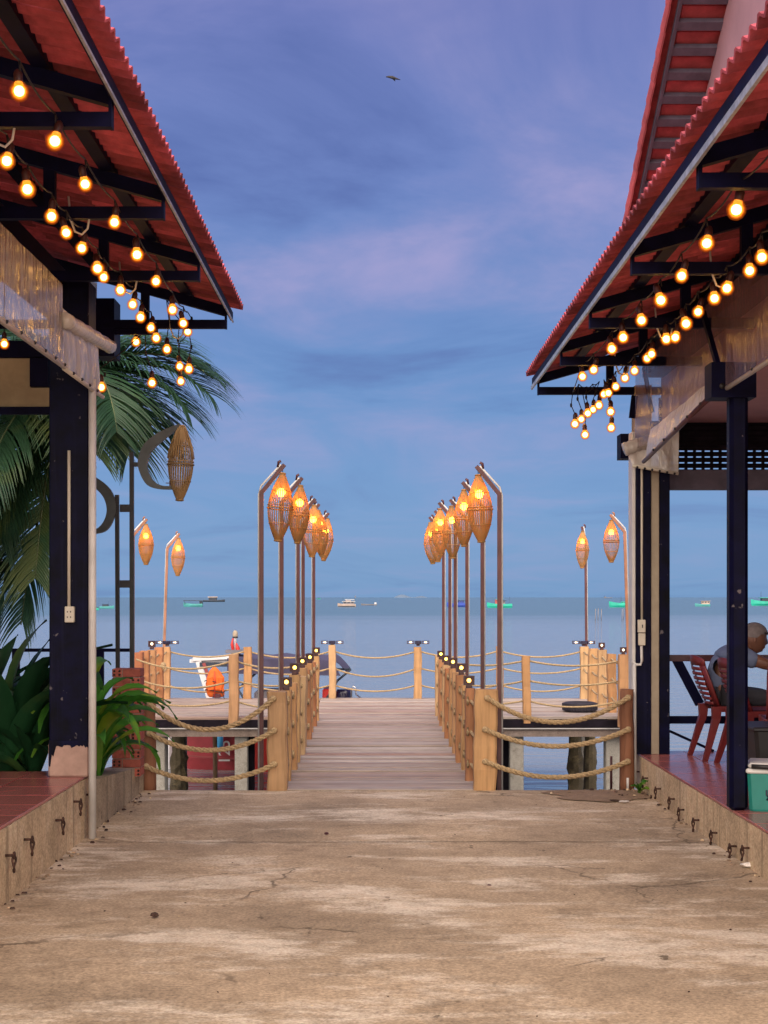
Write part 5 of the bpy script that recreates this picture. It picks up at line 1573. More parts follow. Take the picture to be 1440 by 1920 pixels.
# ================================================================== furniture and people in the right pavilion
def chair(label, loc, rz):
    """moulded plastic chair without arms; faces +x at rz = 0"""
    t = thing('plastic_chair', label, 'chair', loc, rz, group='red-brown plastic chairs')
    seat_z = 0.43
    mb = MB(); vs = []; fs = []; nu, nv = 8, 8
    for j in range(nv + 1):
        for i in range(nu + 1):
            u, v = i / nu, j / nv
            x = -0.19 + 0.40 * u; wd = 0.20 - 0.02 * (1 - u)
            y = (-1 + 2 * v) * wd
            z = seat_z - 0.02 * math.sin(math.pi * v) * math.sin(math.pi * u) - (0.025 * max(0, u - 0.85) / 0.15) ** 1
            vs.append((x, y, z))
    for j in range(nv):
        for i in range(nu):
            a = j * (nu + 1) + i; fs.append((a, a + 1, a + nu + 2, a + nu + 1))
    b = len(vs); vs += [(v[0], v[1], v[2] - 0.014) for v in vs]; fs += [tuple(q + b for q in reversed(f)) for f in fs]
    mb.add(vs, fs, 0, True)
    mb.box(-0.19, 0.20, -0.2, -0.19, seat_z - 0.05, seat_z - 0.005); mb.box(-0.19, 0.20, 0.19, 0.2, seat_z - 0.05, seat_z - 0.005); mb.box(0.19, 0.2, -0.19, 0.19, seat_z - 0.06, seat_z - 0.02)
    mb.build('seat', M['chair'], t)
    # backrest: two stiles, curved slats with slots between them, broad top rail
    def back_pt(s, v, dx=0.0):     # s -1..1 across, v 0..1 up
        x = -0.185 - 0.13 * v - 0.02 * math.sin(math.pi * v) + 0.035 * s * s - 0.0 + dx
        w = 0.185 + 0.025 * math.sin(math.pi * min(1, v * 1.1))
        return Vector((x, s * w, seat_z - 0.01 + 0.37 * v + (0.03 * (1 - s * s) if v > 0.95 else 0)))
    def strip(v0, v1, s0=-1.0, s1=1.0, n=8):
        m_ = MB(); vs = []; fs = []
        for i in range(n + 1):
            s = s0 + (s1 - s0) * i / n
            vs += [back_pt(s, v0), back_pt(s, v1), back_pt(s, v1, -0.012), back_pt(s, v0, -0.012)]
        for i in range(n):
            for q in range(4):
                r = (q + 1) % 4; fs.append((i*4+q, i*4+r, i*4+4+r, i*4+4+q))
        fs += [(3, 2, 1, 0), tuple(n*4 + k for k in range(4))]
        m_.add(vs, fs, 0, True); return m_
    back = strip(0.86, 1.0)
    bk = back.build('backrest', M['chair'], t)
    for s in (-1, 1):
        strip(0.0, 0.862, s * 1.0, s * 0.62, 3).build('stile', M['chair'], bk)
    vv = 0.02
    for k in range(8):
        strip(vv, vv + 0.072, -0.625, 0.625, 6).build('slat', M['chair'], bk); vv += 0.105
    for (x, y, fx, fy) in ((0.185, 0.18, 0.235, 0.215), (0.185, -0.18, 0.235, -0.215), (-0.185, 0.18, -0.285, 0.215), (-0.185, -0.18, -0.285, -0.215)):
        m_ = MB(); vs = []; fs = []
        for (px, py, pz, r) in ((x, y, seat_z - 0.008, 0.036), (x * 0.98 + fx * 0.02, y, seat_z - 0.10, 0.030), (fx, fy, 0.0, 0.019)):
            vs += [(px - r, py - r * 0.8, pz), (px + r, py - r * 0.8, pz), (px + r, py + r * 0.8, pz), (px - r, py + r * 0.8, pz)]
        for i in range(2):
            for q in range(4):
                r_ = (q + 1) % 4; fs.append((i*4+q, i*4+r_, i*4+4+r_, i*4+4+q))
        fs += [(3, 2, 1, 0), (8, 9, 10, 11)]
        m_.add(vs, fs); m_.build('leg', M['chair'], t)
    return t
fz = RKH
chair('red-brown plastic chair under the seated man, slotted back to the left', (2.80, 11.85, fz), R(4))
chair('red-brown plastic chair half hidden by the front navy column', (2.91, 11.34, fz), R(8))
chair('red-brown plastic chair with its back to the camera, right of the front column', (2.92, 10.6, fz), R(80))
chair('red-brown plastic chair beyond the table at the right border', (3.75, 11.9, fz), R(180))

def table():
    t = thing('table', 'dark table in front of the seated man', 'table', (3.52, 11.35, fz))
    MB().cbox(-0.40, 0.8, -0.42, 0.42, 0.70, 0.73, 0.006).build('tabletop', M['dark'], t)
    for (x, y) in ((-0.28, -0.34), (0.7, -0.34), (-0.28, 0.34), (0.7, 0.34)):
        MB().cbox(x - 0.025, x + 0.025, y - 0.025, y + 0.025, 0.0, 0.699, 0.004).build('leg', M['dark'], t)
    MB().box(-0.34, 0.74, -0.36, 0.36, 0.62, 0.698).build('apron', M['dark'], t)
    MB().box(-0.30, 0.72, -0.30, 0.30, 0.10, 0.13).build('shelf', M['dark'], t)
table()
def bin_():
    t = thing('storage_bin', 'black lidded bin behind the green cooler box', 'bin', (2.80, 9.95, fz))
    mb = MB(); vs = []
    for (z, k) in ((0, 0.90), (0.40, 1.0)):
        for (a, b) in ((-1, -0.9), (-0.94, -1), (0.94, -1), (1, -0.9), (1, 0.9), (0.94, 1), (-0.94, 1), (-1, 0.9)): vs.append((a * 0.36 * k, b * 0.24 * k, z))
    fs = [tuple(range(7, -1, -1)), tuple(range(8, 16))] + [(i, (i + 1) % 8, 8 + (i + 1) % 8, 8 + i) for i in range(8)]
    mb.add(vs, fs); mb.build('tub', M['dark'], t)
    MB().cbox(-0.375, 0.375, -0.255, 0.255, 0.401, 0.43, 0.008).build('lid', M['dark'], t)
bin_()

def skin_obj(name, joints, edges, mat, parent, sub=2, root=0):
    me = bpy.data.meshes.new(name)
    keys = list(joints)
    me.from_pydata([joints[k][0] for k in keys], [(keys.index(a), keys.index(b)) for a, b in edges], [])
    me.materials.append(mat)
    o = link_mesh(name, me, parent)
    md = o.modifiers.new('skin', 'SKIN'); md.use_smooth_shade = True
    sv = me.skin_vertices[0].data
    for i, k in enumerate(keys):
        r = joints[k][1]; sv[i].radius = (r, r) if not isinstance(r, tuple) else r
        sv[i].use_root = (i == root); sv[i].use_loose = False
    s = o.modifiers.new('subsurf', 'SUBSURF'); s.levels = sub; s.render_levels = sub
    return o
def man():
    base = Vector((2.73, 11.85, fz))
    t = thing('person', 'seated man in blue-grey shirt and grey cap leaning over the table', 'person', base)
    # local: faces +x, z above floor
    hip = (-0.05, 0.0, 0.50); waist = (-0.025, 0, 0.63); chest = (0.03, 0, 0.76); sh = (0.095, 0, 0.84); neck = (0.185, 0, 0.875); hb = (0.235, 0, 0.895)
    J = {'hip': (hip, 0.085), 'waist': (waist, 0.088), 'chest': (chest, 0.098), 'sh': (sh, 0.082), 'neck': (neck, 0.052), 'hb': (hb, 0.055)}
    E = [('hip', 'waist'), ('waist', 'chest'), ('chest', 'sh'), ('sh', 'neck'), ('neck', 'hb')]
    for s, n in ((1, 'l'), (-1, 'r')):
        J['s' + n] = ((0.10, s * 0.165, 0.825), 0.066); J['e' + n] = ((0.30, s * 0.23, 0.745), 0.046); J['w' + n] = ((0.50, s * 0.12, 0.765), 0.030)
        J['p' + n] = ((0.57, s * 0.085, 0.768), (0.036, 0.018))
        E += [('sh', 's' + n), ('s' + n, 'e' + n), ('e' + n, 'w' + n), ('w' + n, 'p' + n)]
        for k, (dx, dy, ln) in enumerate(((0.0, -0.028, 0.065), (0.004, -0.009, 0.075), (0.003, 0.010, 0.07), (0.0, 0.028, 0.055))):
            a, b = 'f%s%d' % (n, k), 'g%s%d' % (n, k)
            J[a] = ((0.605 + dx, s * 0.085 + dy, 0.768), 0.0095); J[b] = ((0.605 + dx + ln * 0.8, s * 0.08 + dy * 1.1, 0.756), 0.0075)
            E += [('p' + n, a), (a, b)]
        J['t' + n] = ((0.56, s * 0.04, 0.764), 0.011); J['u' + n] = ((0.60, s * 0.025, 0.757), 0.009)
        E += [('w' + n, 't' + n), ('t' + n, 'u' + n)]
        J['h' + n] = ((0.0, s * 0.095, 0.485), 0.085); J['k' + n] = ((0.40, s * 0.13, 0.47), 0.062); J['a' + n] = ((0.36, s * 0.13, 0.075), 0.040); J['o' + n] = ((0.50, s * 0.15, 0.03), (0.042, 0.028))
        E += [('hip', 'h' + n), ('h' + n, 'k' + n), ('k' + n, 'a' + n), ('a' + n, 'o' + n)]
    body = skin_obj('body', J, E, M['skin'], t)
    # head with face, joined to the neck
    hc = Vector((0.240, 0, 0.950)); mb = MB(); n, m_ = 24, 18; vs = []; fs = []
    for j in range(m_ + 1):
        ph = math.pi * j / m_
        for i in range(n):
            th = 2 * math.pi * i / n; x, y, z = math.sin(ph) * math.cos(th), math.sin(ph) * math.sin(th), -math.cos(ph)
            rx, ry, rz_ = 0.098, 0.076, 0.118
            p = Vector((x * rx, y * ry, z * rz_))
            if z < -0.2: p.x += 0.022 * (-z - 0.2) ; p.y *= 1 - 0.30 * (-z - 0.2)
            fr = max(0.0, x)
            if fr > 0.6:
                nose = math.exp(-((z + 0.12) / 0.16) ** 2 - (y / 0.16) ** 2); p.x += 0.024 * nose
                eye = math.exp(-((z - 0.10) / 0.10) ** 2 - ((abs(y) - 0.38) / 0.16) ** 2); p.x -= 0.010 * eye
                lips = math.exp(-((z + 0.50) / 0.09) ** 2 - (y / 0.30) ** 2); p.x += 0.008 * lips
                chin = math.exp(-((z + 0.85) / 0.14) ** 2 - (y / 0.35) ** 2); p.x += 0.012 * chin
                brow = math.exp(-((z - 0.26) / 0.09) ** 2 - (y / 0.5) ** 2); p.x += 0.006 * brow
            vs.append(hc + Matrix.Rotation(R(10), 3, 'Y') @ p)
    for j in range(m_):
        for i in range(n):
            q = (i + 1) % n; fs.append((j*n+i, j*n+q, j*n+n+q, j*n+n+i))
    mb.add(vs, fs, 0, True)
    for s in (1, -1):   # ears
        mb.sphere((hc.x - 0.012, s * 0.078, hc.z - 0.008), 0.022, 8, 6, sc=(0.8, 0.35, 1.3))
    mb.build('head', M['skin'], t)
    # cap with peak
    mb = MB(); vs = []; fs = []; n = 20
    for j in range(8):
        ph = (math.pi / 2) * j / 7 * 0.98
        for i in range(n):
            th = 2 * math.pi * i / n
            p = Vector((0.106 * math.cos(ph) * math.cos(th), 0.086 * math.cos(ph) * math.sin(th), 0.036 + 0.092 * math.sin(ph) - (0.030 if (j == 0 and math.cos(th) < 0) else 0)))
            vs.append(hc + Matrix.Rotation(R(6), 3, 'Y') @ p)
    for j in range(7):
        for i in range(n):
            q = (i + 1) % n; fs.append((j*n+i, j*n+q, j*n+n+q, j*n+n+i))
    fs.append(tuple(range(7*n, 8*n)))
    mb.add(vs, fs, 0, True); cap = mb.build('cap', M['cap'], t)
    mb = MB(); vs = []; fs = []
    for k in range(9):
        a = R(-62 + 124 * k / 8)
        for (r, dz) in ((0.088, 0.0), (0.088 + 0.075 * math.cos(a) ** 0.7, 0.006), (0.088 + 0.075 * math.cos(a) ** 0.7, 0.011), (0.088, 0.006)):
            vs.append(hc + Vector((r * math.cos(a) + 0.010, r * math.sin(a) * 0.82, 0.036 + dz)))
    for k in range(8):
        for q in range(4):
            r_ = (q + 1) % 4; fs.append((k*4+q, k*4+r_, k*4+4+r_, k*4+4+q))
    mb.add(vs, fs, 0, True); mb.build('peak', M['dark'], cap)
    # shirt and trousers over the body
    S = {'hip': ((-0.04, 0, 0.50), 0.132), 'waist': (waist, 0.134), 'chest': (chest, 0.148), 'sh': (sh, 0.118), 'nk': ((0.165, 0, 0.875), 0.066)}
    SE = [('hip', 'waist'), ('waist', 'chest'), ('chest', 'sh'), ('sh', 'nk')]
    for s, n in ((1, 'l'), (-1, 'r')):
        S['s' + n] = ((0.10, s * 0.170, 0.825), 0.080); S['e' + n] = ((0.225, s * 0.210, 0.76), 0.064)
        SE += [('sh', 's' + n), ('s' + n, 'e' + n)]
    skin_obj('shirt', S, SE, M['shirt'], t)
    T = {'hip': ((0.0, 0, 0.485), 0.098)}; TE = []
    for s, n in ((1, 'l'), (-1, 'r')):
        T['h' + n] = ((0.01, s * 0.095, 0.490), 0.098); T['k' + n] = ((0.40, s * 0.13, 0.475), 0.076); T['a' + n] = ((0.362, s * 0.13, 0.11), 0.056)
        TE += [('hip', 'h' + n), ('h' + n, 'k' + n), ('k' + n, 'a' + n)]
    skin_obj('trousers', T, TE, M['trouser'], t)
man()

def cooler():
    d = 8.83
    t = thing('cooler_box', 'green cooler box with white lid and black handle on the red floor', 'cooler', (2.47, d + 0.16, RKH), R(-14))
    mb = MB(); vs = []; w, dp, h = 0.25, 0.16, 0.225
    for (z, k) in ((0, 0.93), (0.012, 0.95), (h, 1.0)):
        for (a, b) in ((-1, -0.88), (-0.92, -1), (0.92, -1), (1, -0.88), (1, 0.88), (0.92, 1), (-0.92, 1), (-1, 0.88)):
            vs.append((a * w * k, b * dp * k, z))
    fs = [tuple(range(7, -1, -1)), tuple(range(16, 24))]
    for j in range(2):
        for i in range(8):
            q = (i + 1) % 8; fs.append((j*8+i, j*8+q, j*8+8+q, j*8+8+i))
    mb.add(vs, fs); mb.build('tub', M['green'], t)
    MB().cbox(-w * 1.03, w * 1.03, -dp * 1.05, dp * 1.05, h + 0.001, h + 0.028, 0.008).build('rim', M['white'], t)
    lid = MB().cbox(-w * 0.98, w * 0.98, -dp * 1.0, dp * 1.0, h + 0.0285, h + 0.062, 0.014).build('lid', M['white'], t)
    MB().tube([(-w * 0.9, -dp * 1.06, h + 0.045), (-w * 0.6, -dp * 1.10, h + 0.043), (w * 0.6, -dp * 1.10, h + 0.043), (w * 0.9, -dp * 1.06, h + 0.045)], 0.014, 8).build('handle', M['dark'], t)
    m_ = MB(); m_.tube([(-w * 0.55, -dp * 0.985, 0.13), (-w * 0.55, -dp * 0.99, 0.10), (-w * 0.5, -dp * 0.985, 0.085), (-w * 0.55, -dp * 0.98, 0.07)], 0.006, 5); m_.build('mark', M['solarpanel'], t)
cooler()

def tyre():
    p = P(1088, 1330, 20.25); t = thing('tyre', 'old black tyre lying flat on the right landing planks', 'tyre', (p.x, 20.3, 0.004))
    r1, h = 0.235, 0.125
    prof = [(r1 * 0.60, 0.012), (r1 * 0.80, 0.0), (r1 * 0.96, 0.012), (r1, 0.03), (r1, h - 0.03), (r1 * 0.96, h - 0.012), (r1 * 0.80, h), (r1 * 0.60, h - 0.012), (r1 * 0.66, h / 2), (r1 * 0.60, 0.012)]
    mb = MB(); mb.lathe(prof, 36); 
    mb.f = [f for f in mb.f if len(f) == 4]; mb.m = [0] * len(mb.f); mb.sm = [True] * len(mb.f)
    mb.build('casing', M['rubber'], t)
    mb = MB()
    for k in range(40):
        a = 2 * math.pi * k / 40; ca, sa = math.cos(a), math.sin(a)
        for (z0, z1) in ((0.02, 0.05), (0.053, 0.075), (0.078, 0.108)):
            mb.beam((ca * (r1 + 0.002), sa * (r1 + 0.002), z0), (ca * (r1 + 0.002), sa * (r1 + 0.002), z1), 0.02, 0.008, up=(ca, sa, 0))
    mb.build('tread', M['rubber'], t)
tyre()

# ================================================================== handrail in the garden, left
def garden_rail():
    d = 11.8; t = thing('handrail', 'navy handrail behind the plants left of the black lamp post', 'railing', (X(200, d), d, 0.16))
    o = Vector((X(200, d), d, 0.16))
    a, b = P(-60, 1219, d) - o, P(243, 1219, d) - o
    MB().box(a.x, b.x, -0.02, 0.02, a.z - 0.013, a.z + 0.013).build('top_rail', M['navy'], t)
    for px in (188, 30):
        x = (X(px, d) - o.x); MB().box(x - 0.028, x + 0.028, -0.02, 0.02, 0, a.z - 0.0135).build('rail_post', M['navy'], t)
garden_rail()

# ================================================================== moored tour boat
def loft(sections, closed=True):
    mb = MB(); n = len(sections[0]); vs = []; fs = []
    for s in sections: vs += s
    for j in range(len(sections) - 1):
        for i in range(n - 1):
            fs.append((j*n+i, j*n+i+1, j*n+n+i+1, j*n+n+i))
    fs += [tuple(range(n)), tuple(range(len(vs) - 1, len(vs) - n - 1, -1))]
    mb.add(vs, fs, 0, False); return mb
def tour_boat():
    d = 24.6
    t = thing('tour_boat', 'red-hulled excursion boat with white cabin frame and navy awning moored beyond the left landing', 'boat', (-1.75, d, WATER))
    o = Vector((-1.75, d, WATER))
    def L_(px, py, dd=0.0): return P(px, py, d + dd) - o
    xs = [(-1.45, 0.62, 0.0), (-1.30, 0.80, 0.0), (-0.6, 0.95, -0.05), (0.4, 0.95, -0.05), (1.25, 0.85, -0.05), (1.32, 0.75, 0.0)]
    sec = []
    for (x, hw, k) in xs:
        sec.append([(x + (0.10 if x < -1.2 else 0), -hw * 0.78, -0.25), (x, -hw * 0.94, 0.18), (x - (0.12 if x < -1.2 else 0), -hw, 0.62 + (0.06 if x < -1 else 0)), (x - (0.12 if x < -1.2 else 0), hw, 0.62 + (0.06 if x < -1 else 0)), (x, hw * 0.94, 0.18), (x + (0.10 if x < -1.2 else 0), hw * 0.78, -0.25)])
    hull = loft(sec).build('hull', M['red'], t)
    MB().box(-1.62, 1.36, -1.02, -0.955, 0.62, 0.70).box(-1.62, 1.36, 0.955, 1.02, 0.62, 0.70).build('gunwale', M['hullwhite'], hull)
    MB().beam((-1.50, -0.90, 0.25), (1.2, -0.925, 0.06), 0.02, 0.02).build('rub_rail', M['boatred'], hull)
    # white stern panel at the left, bright red locker at the right
    MB().cbox(-1.95, -1.58, -0.7, 0.7, -0.1, 0.75, 0.04).build('stern_platform', M['hullwhite'], t)
    MB().cbox(-0.42, 0.05, -1.10, -0.99, -0.05, 0.60, 0.03).build('red_fender_board', M['redb'], t)
    f = L_(413, 1385, -1.0); MB().lathe([(0.01, -0.22), (0.045, -0.18), (0.052, -0.05), (0.052, 0.12), (0.02, 0.18), (0.01, 0.3)], 12, (f.x, f.y - 0.05, f.z)).build('fender', M['blue'], t)
    # white windscreen frame with red inner edge
    def bar(a, b, w, h, m, nm): MB().beam(a, b, w, h, up=(0, 1, 0)).build(nm, m, t)
    for dy in (-0.75, 0.7):
        bar(L_(372, 1240, dy), L_(399, 1330, dy), 0.09, 0.05, M['hullwhite'], 'windscreen_pillar')
        bar(L_(382, 1243, dy - 0.03), L_(405, 1310, dy - 0.03), 0.05, 0.03, M['boatred'], 'red_trim')
        bar(L_(362, 1236, dy), L_(445, 1231, dy), 0.06, 0.06, M['hullwhite'], 'roof_rail')
    MB().box(L_(366, 0).x, L_(440, 0).x, -0.72, 0.67, L_(0, 1239).z, L_(0, 1233).z).build('cabin_roof', M['hullwhite'], t)
    MB().box(L_(385, 0).x, L_(437, 0).x, -0.78, -0.74, L_(0, 1246).z, L_(0, 1238).z).build('dark_visor', M['boatdark'], t)
    pane = MB(); a, b, c, e = L_(376, 1246, -0.68), L_(400, 1330, -0.68), L_(376, 1246, 0.62), L_(400, 1330, 0.62)
    pane.add([a, b, e, c, a + Vector((0.01, 0, 0)), b + Vector((0.01, 0, 0)), e + Vector((0.01, 0, 0)), c + Vector((0.01, 0, 0))], [(0, 1, 2, 3), (7, 6, 5, 4), (0, 4, 5, 1), (1, 5, 6, 2), (2, 6, 7, 3), (3, 7, 4, 0)])
    # awning: sagging canvas on a bent frame
    x0, x1 = L_(436, 0).x, L_(655, 0).x
    def aw(u, v):
        x = x0 + (x1 - x0) * u; y = -0.85 + 1.6 * v
        z = L_(0, 1232).z + 0.07 * math.sin(math.pi * v) - 0.20 * max(0, (u - 0.86) / 0.14) ** 1.5 - 0.03 * math.sin(u * 14) ** 2
        return (x, y, z)
    g = grid_sheet(aw, 26, 8); b_ = len(g.v); g.add([(v[0], v[1], v[2] - 0.012) for v in g.v], [tuple(reversed(f_)) for f_ in g.f], 0, True)
    awn = g.build('awning', M['canvas'], t)
    MB().add([(x0, -0.862, L_(0, 1258).z), (x1 - 0.12, -0.862, L_(0, 1262).z), (x1 - 0.25, -0.862, L_(0, 1234).z), (x0, -0.862, L_(0, 1230).z),
              (x0, -0.85, L_(0, 1258).z), (x1 - 0.12, -0.85, L_(0, 1262).z), (x1 - 0.25, -0.85, L_(0, 1234).z), (x0, -0.85, L_(0, 1230).z)],
             [(0, 1, 2, 3), (7, 6, 5, 4), (0, 4, 5, 1), (1, 5, 6, 2), (2, 6, 7, 3), (3, 7, 4, 0)]).build('awning_valance', M['canvas'], awn)
    for (p, q, dy) in (((446, 1292), (480, 1262), -0.8), ((446, 1292), (470, 1330), -0.8), ((602, 1254), (658, 1255), -0.8), ((658, 1255), (633, 1276), -0.8), ((633, 1276), (600, 1330), -0.8), ((440, 1226), (437, 1245), -0.6)):
        MB().tube([L_(p[0], p[1], dy), L_(q[0], q[1], dy)], 0.018, 6).build('awning_frame', M['boatdark'], t)
    # engine box and outboard, ladder rails
    MB().cbox(L_(482, 0).x, L_(530, 0).x, -0.6, 0.3, L_(0, 1330).z, L_(0, 1292).z, 0.03).build('engine_box', M['boatgrey'], t)
    a = L_(646, 1330); MB().lathe([(0.10, 0), (0.13, 0.12), (0.13, 0.30), (0.11, 0.36)], 14, (a.x, -0.5, a.z)).build('outboard_motor', M['solarpanel'], t)
    MB().tube([L_(659, 1335, -0.7), L_(659, 1291, -0.7), L_(663, 1286, -0.7), L_(667, 1290, -0.7), L_(668, 1302, -0.7), L_(677, 1309, -0.7)], 0.014, 6).build('ladder_rail', M['chrome'], t)
    MB().cbox(L_(607, 0).x, L_(626, 0).x, -0.6, 0.2, L_(0, 1330).z, L_(0, 1288).z, 0.02).build('seat_box', M['redb'], t)
    # number on the hull
    cu = bpy.data.curves.new('hull_number', 'FONT'); cu.body = '125'; cu.size = 0.26; cu.extrude = 0.004; cu.align_x = 'CENTER'
    tmp = bpy.data.objects.new('tmp_text', cu); COL.objects.link(tmp)
    dg = bpy.context.evaluated_depsgraph_get(); me = bpy.data.meshes.new_from_object(tmp.evaluated_get(dg))
    bpy.data.objects.remove(tmp); me.materials.clear(); me.materials.append(M['white'])
    pp = L_(431, 1402, -0.95)
    link_mesh('hull_number', me, t, (pp.x, -0.972, 0.30), (R(90), R(-90), 0))
    # red fold of flag and pale lamp on top of the cabin
    q = L_(441, 1222, -0.3)
    fl = thing('beacon', 'pale boat beacon wrapped in a red and white flag above the cabin', 'beacon', q + o)
    MB().lathe([(0.022, -0.04), (0.022, 0.20), (0.034, 0.22), (0.034, 0.235)], 10).build('staff', M['hullwhite'], fl)
    MB().lathe([(0.036, 0.236), (0.042, 0.26), (0.042, 0.31), (0.02, 0.345), (0.001, 0.35)], 12).build('lamp_head', M['beige'], fl)
    MB().lathe([(0.044, 0.225), (0.046, 0.235), (0.044, 0.245)], 12).build('collar', M['dark'], fl)
    m_ = MB(); m_.tube([(-0.035, -0.02, 0.22), (-0.05, -0.03, 0.12), (-0.035, -0.03, 0.02), (-0.015, -0.02, -0.03)], [0.012, 0.026, 0.024, 0.008], 7)
    m_.tube([(0.02, -0.03, 0.14), (0.045, -0.03, 0.06), (0.052, -0.03, -0.02), (0.04, -0.02, -0.05)], [0.012, 0.034, 0.030, 0.016], 7); m_.build('flag', M['redb'], fl)
    MB().box(L_(428, 0).x, L_(462, 0).x, -0.45, -0.1, L_(0, 1223).z, L_(0, 1217).z).build('beacon_plate', M['boatgrey'], t)
tour_boat()

def life_vest():
    d = 22.80; c = P(404, 1280, d)
    t = thing('life_vest', 'orange life vest hanging from the rope of the left landing', 'life vest', (c.x, d - 0.04, c.z))
    mb = MB(); vs = []; fs = []; n = 14
    prof = [(-0.215, 0.105, 0.045), (-0.19, 0.13, 0.062), (-0.10, 0.142, 0.07), (-0.09, 0.135, 0.066), (0.0, 0.146, 0.072), (0.01, 0.138, 0.066), (0.09, 0.132, 0.068), (0.10, 0.12, 0.06), (0.17, 0.088, 0.055), (0.215, 0.05, 0.045), (0.24, 0.022, 0.025)]
    for (z, a, b) in prof:
        for i in range(n):
            th = 2 * math.pi * i / n
            k = 1 + 0.07 * math.sin(3 * th + z * 20)
            vs.append((a * k * math.cos(th) + 0.10 * z * -0.4, b * k * math.sin(th), z))
    for j in range(len(prof) - 1):
        for i in range(n):
            q = (i + 1) % n; fs.append((j*n+i, j*n+q, j*n+n+q, j*n+n+i))
    fs += [tuple(range(n - 1, -1, -1)), tuple(range((len(prof)-1)*n, len(prof)*n))]
    mb.add(vs, fs, 0, True); v = mb.build('body', M['orange'], t)
    for sx in (-1, 1):
        MB().cbox(-0.055, 0.055, -0.03, 0.02, -0.12, 0.10, 0.018).build('front_panel', M['orange'], t, (sx * 0.066, -0.062, 0.0), (0, sx * 0.12, sx * 0.35))
    for z, w in ((-0.12, 0.155), (0.02, 0.158)):
        MB().tube([(w * math.cos(R(a)), 0.093 * math.sin(R(a)), z + 0.02 * math.sin(R(a * 2))) for a in range(180, 361, 20)], 0.008, 5).build('strap', M['dark'], t)
    MB().tube([(0.0, -0.08, 0.18), (0.01, -0.095, 0.05), (0.005, -0.10, -0.10), (0.0, -0.08, -0.22)], 0.006, 5).build('zip', M['redb'], t)
    MB().tube([(0.10, -0.06, -0.10), (0.135, -0.07, -0.20), (0.15, -0.06, -0.26)], 0.006, 5).build('strap_end', M['dark'], t)
    MB().cbox(-0.02, 0.09, -0.085, -0.06, -0.225, -0.16, 0.006).build('collar', M['maroon'], t)
    MB().tube([(-0.008, 0, 0.23), (-0.008, 0.02, 0.285), (-0.008, 0.04, 0.31)], 0.008, 5).build('loop', M['dark'], t)
life_vest()

# ================================================================== boats at sea
def fishing_boat(label, px0, px1, py_water, hull_m, cabin_m, roof_m, face=-1, cabin=(0.45, 0.8, 0.42), roof=True, mast=True, low=False, extra=None, hgt=1.0):
    d = (H - WATER) * F / (py_water - VY)
    x0, x1 = X(px0, d), X(px1, d); Ln = x1 - x0; cx = (x0 + x1) / 2
    t = thing('fishing_boat', label, 'boat', (cx, d, WATER), group='boats anchored offshore')
    hh = Ln * (0.10 if low else 0.19) * hgt; bw = Ln * 0.16
    secs = []; N_ = 10
    for k in range(N_ + 1):
        u = k / N_; x = -Ln / 2 + Ln * u; q = u if face > 0 else 1 - u      # q 0 stern .. 1 bow
        w = bw * (0.75 + 0.25 * math.sin(math.pi * min(1, q * 1.3))) * (1 - max(0, (q - 0.6) / 0.4) ** 2 * 0.96)
        z = hh * (0.70 + 0.15 * (1 - q) ** 2 + 0.45 * q ** 3)
        sx = -face * Ln * 0.05 * max(0, (q - 0.7) / 0.3)
        secs.append([(x + sx, -w * 0.55, -0.3), (x, -w, hh * 0.35), (x, -w, z), (x, w, z), (x, w, hh * 0.35), (x + sx, w * 0.55, -0.3)])
    loft(secs).build('hull', hull_m, t)
    mb = MB(); a = -face; u0, u1, ch = cabin
    c0, c1 = -Ln / 2 + Ln * u0, -Ln / 2 + Ln * u1
    if ch > 0:
        z0 = hh * 0.7; z1 = z0 + Ln * ch * 0.32
        MB().cbox(c0, c1, -bw * 0.6, bw * 0.6, z0 - 0.05, z1, 0.05).build('cabin', cabin_m, t)
        n_w = 3
        for k in range(n_w):
            xa = c0 + (c1 - c0) * (k + 0.2) / n_w; xb_ = c0 + (c1 - c0) * (k + 0.8) / n_w
            MB().box(xa, xb_, -bw * 0.6 - 0.03, -bw * 0.6 + 0.005, z0 + (z1 - z0) * 0.5, z0 + (z1 - z0) * 0.85).build('window', M['boatdark'], t)
        if roof:
            MB().box(c0 - Ln * 0.06, c1 + Ln * 0.06, -bw * 0.75, bw * 0.75, z1 + 0.002, z1 + Ln * 0.018).build('roof', roof_m, t)
        if mast:
            xm = c0 if face < 0 else c1
            MB().tube([(xm, 0, z1), (xm, 0, z1 + Ln * 0.22)], Ln * 0.006, 6).build('mast', M['boatdark'], t)
    if extra: extra(t, Ln, hh, bw)
    return t
fishing_boat('green boat cut off by the white downpipe of the left column', 168, 186, 1144, M['boatgreen'], M['boatgreen'], M['boatdark'], -1, (0.5, 0.9, 0.5))
fishing_boat('teal boat with a dark awning seen between the column and the black post', 187, 214, 1141, M['boatteal'], M['boatdark'], M['boatdark'], 1, (0.2, 0.6, 0.45))
def canopy(t, Ln, hh, bw):
    MB().box(-Ln * 0.5, Ln * 0.48, -bw * 0.8, bw * 0.8, Ln * 0.30, Ln * 0.33).build('canopy', M['boatdark'], t)
    for u in (-0.42, 0.42): MB().box(Ln * u - 0.05, Ln * u + 0.05, -bw * 0.7, -bw * 0.6, hh * 0.6, Ln * 0.3 - 0.002).build('canopy_post', M['boatdark'], t)
    MB().cbox(Ln * 0.34, Ln * 0.5, -bw * 0.5, bw * 0.5, hh * 0.65, Ln * 0.29, 0.03).build('wheelhouse', M['boatdark'], t)
fishing_boat('small green boat under a long dark flat canopy right of the slanting lantern pole', 344, 380, 1137.5, M['boatteal'], M['boatdark'], M['boatdark'], -1, (0, 0, 0), extra=canopy)
